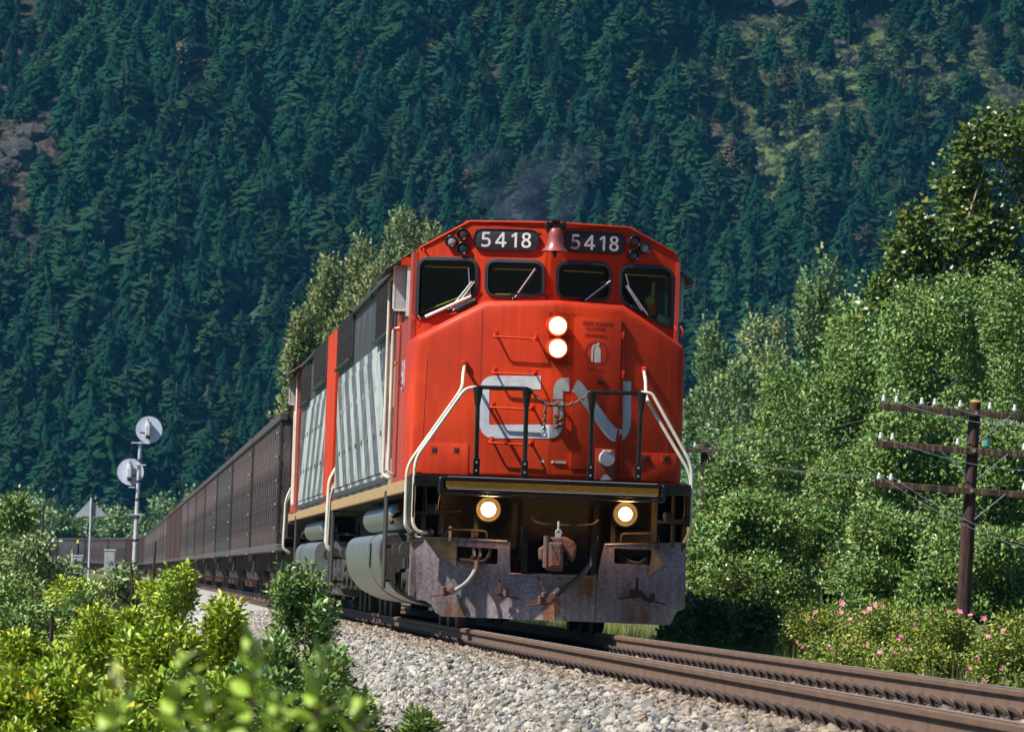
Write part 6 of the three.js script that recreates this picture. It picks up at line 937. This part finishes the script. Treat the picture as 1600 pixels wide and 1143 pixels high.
  { const R3 = rng(99), q = []; for (let i = 0; i < 26000; i++) { const o = OPEN[Math.floor(R3() * OPEN.length)], a = R3() * 6.28, r = Math.sqrt(R3()) * 1.3, x = o.x + Math.cos(a) * o.rx * r, z = o.z + Math.sin(a) * o.rz * r, [m, k] = openAt(x, z); if (m < 0.2 || (k === 3 && R3() < 0.9) || vnoise(x * 0.25, z * 0.25, 14) < 0.45) continue; q.push([x, z, R3(), k]); if (q.length > 5200) break; }
    const im = new THREE.InstancedMesh(sprig(14, 0.5, 0.5, 3, 0.8), std({ name: 'dry brush leaves', color: lin(0.035, 0.062, 0.024), roughness: 0.9 }), q.length); q.forEach(([x, z, r, k], i) => { d.position.set(x, mtH(x, z) + 0.1, z); d.rotation.set(0, r * 60, 0); d.scale.set(1 + r, 0.5 + r, 1 + r); d.updateMatrix(); im.setMatrixAt(i, d.matrix); const b = 0.5 + r; im.setColorAt(i, k === 2 ? c.setRGB(b * 1.3, b * 0.8, b * 0.9) : c.setRGB(b, b, b)); }); im.name = numbered('brush'); im.castShadow = im.receiveShadow = true; tag(im, 'low brush scattered over the open slopes between the conifers', 'brush', null, 'stuff'); scene.add(im); }
  // bare standing snags in the clearings
  const SN = [[1178, 270], [1192, 265], [1232, 160], [1196, 215], [1150, 210], [1325, 90], [1412, 150], [1280, 240], [1160, 330], [1090, 200]]; const words = ['left of the grassy clearing', 'in the middle of the grassy clearing', 'above the grassy clearing', 'beside the bare brown soil', 'on the bare brown soil', 'near the top of the slope', 'at the upper right clearing', 'right in the grassy clearing', 'below the grassy clearing', 'left of the bare soil'];
  SN.forEach(([px, py], i) => { const p = onSlope(px, py), t = thing('dead_tree', `bare dead trunk standing ${words[i]} on the mountainside`, 'dead tree', p, 'dead trunks on the mountainside'), h = 8 + 5 * R(); part('trunk', pipe([V3(0, -1, 0), V3(0.1, h * 0.5, 0), V3((R() - 0.5) * 0.8, h, 0)], (u) => lerp(0.2, 0.05, u), 0.3, 7), barkM, t); part('branch', [0.5, 0.65, 0.8, 0.9].map((k) => { const a = R() * 6; return pipe([V3(0, h * k, 0), V3(Math.cos(a) * 0.9, h * k + 0.2, Math.sin(a) * 0.9)], 0.05, 0.1, 5); }), barkM, t); });
  // rock
  const rockM = std({ name: 'grey rock', map: grimeT, color: lin(0.16, 0.148, 0.145), roughness: 0.95, bumpMap: bumpT, bumpScale: 0.2 }), RK = [[30, 240, 5, 'pale rock outcrop at the left edge of the forest'], [50, 212, 4, 'upper pale rock outcrop near the left edge of the forest'], [12, 262, 3.5, 'lowest pale rock at the left edge of the forest'], [1228, 8, 5, 'grey rock outcrop at the top of the slope, above the clearing'], [1256, 4, 4, 'small grey rock beside the outcrop at the top'], [1310, 70, 2.2, 'small boulder under the top outcrop, right side'], [1345, 95, 2, 'small boulder in the upper right clearing']];
  RK.forEach(([px, py, r, l], i) => { const p = onSlope(px, py), g = prep(new THREE.IcosahedronGeometry(r, 4)), q = g.attributes.position; for (let k = 0; k < q.count; k++) { const v = V3().fromBufferAttribute(q, k), f = 0.7 + 0.7 * fbm(v.x * 0.5 + i * 9, v.y * 0.6 + v.z * 0.5, 5, 3); q.setXYZ(k, v.x * f * 1.1, Math.round(v.y * f / (r * 0.28)) * r * 0.28 * 0.5 + v.y * f * 0.25, v.z * f); } g.deleteAttribute('normal'); g.computeVertexNormals(); const m = part('rock_outcrop', g, rockM, null); m.position.copy(p); tag(m, l, 'rock'); });
}

{ // the other side of the valley, behind the photographer, as the cab windows reflect it
  const g = new THREE.PlaneGeometry(1600, 340, 80, 17); const p = g.attributes.position; for (let i = 0; i < p.count; i++) { const x = p.getX(i), v = (p.getY(i) + 170) / 340; p.setXYZ(i, x, -2 + v * 150 + (fbm(x * 0.02, v * 6, 4, 4) - 0.5) * 40 * v, 170 + v * 300); } g.computeVertexNormals();
  const m = new THREE.Mesh(g, std({ name: 'forested slope', color: lin(0.035, 0.06, 0.03), map: grimeT, roughness: 1 })); m.name = 'hillside'; m.castShadow = m.receiveShadow = true; tag(m, null, null, null, 'structure'); scene.add(m);
}
// ---------- renderer ----------
const renderer = new THREE.WebGLRenderer({ antialias: true });
renderer.setSize(1024, 731);
renderer.toneMapping = THREE.LinearToneMapping;
renderer.toneMappingExposure = EXPOSURE;
renderer.shadowMap.enabled = true;
renderer.render(scene, camera);
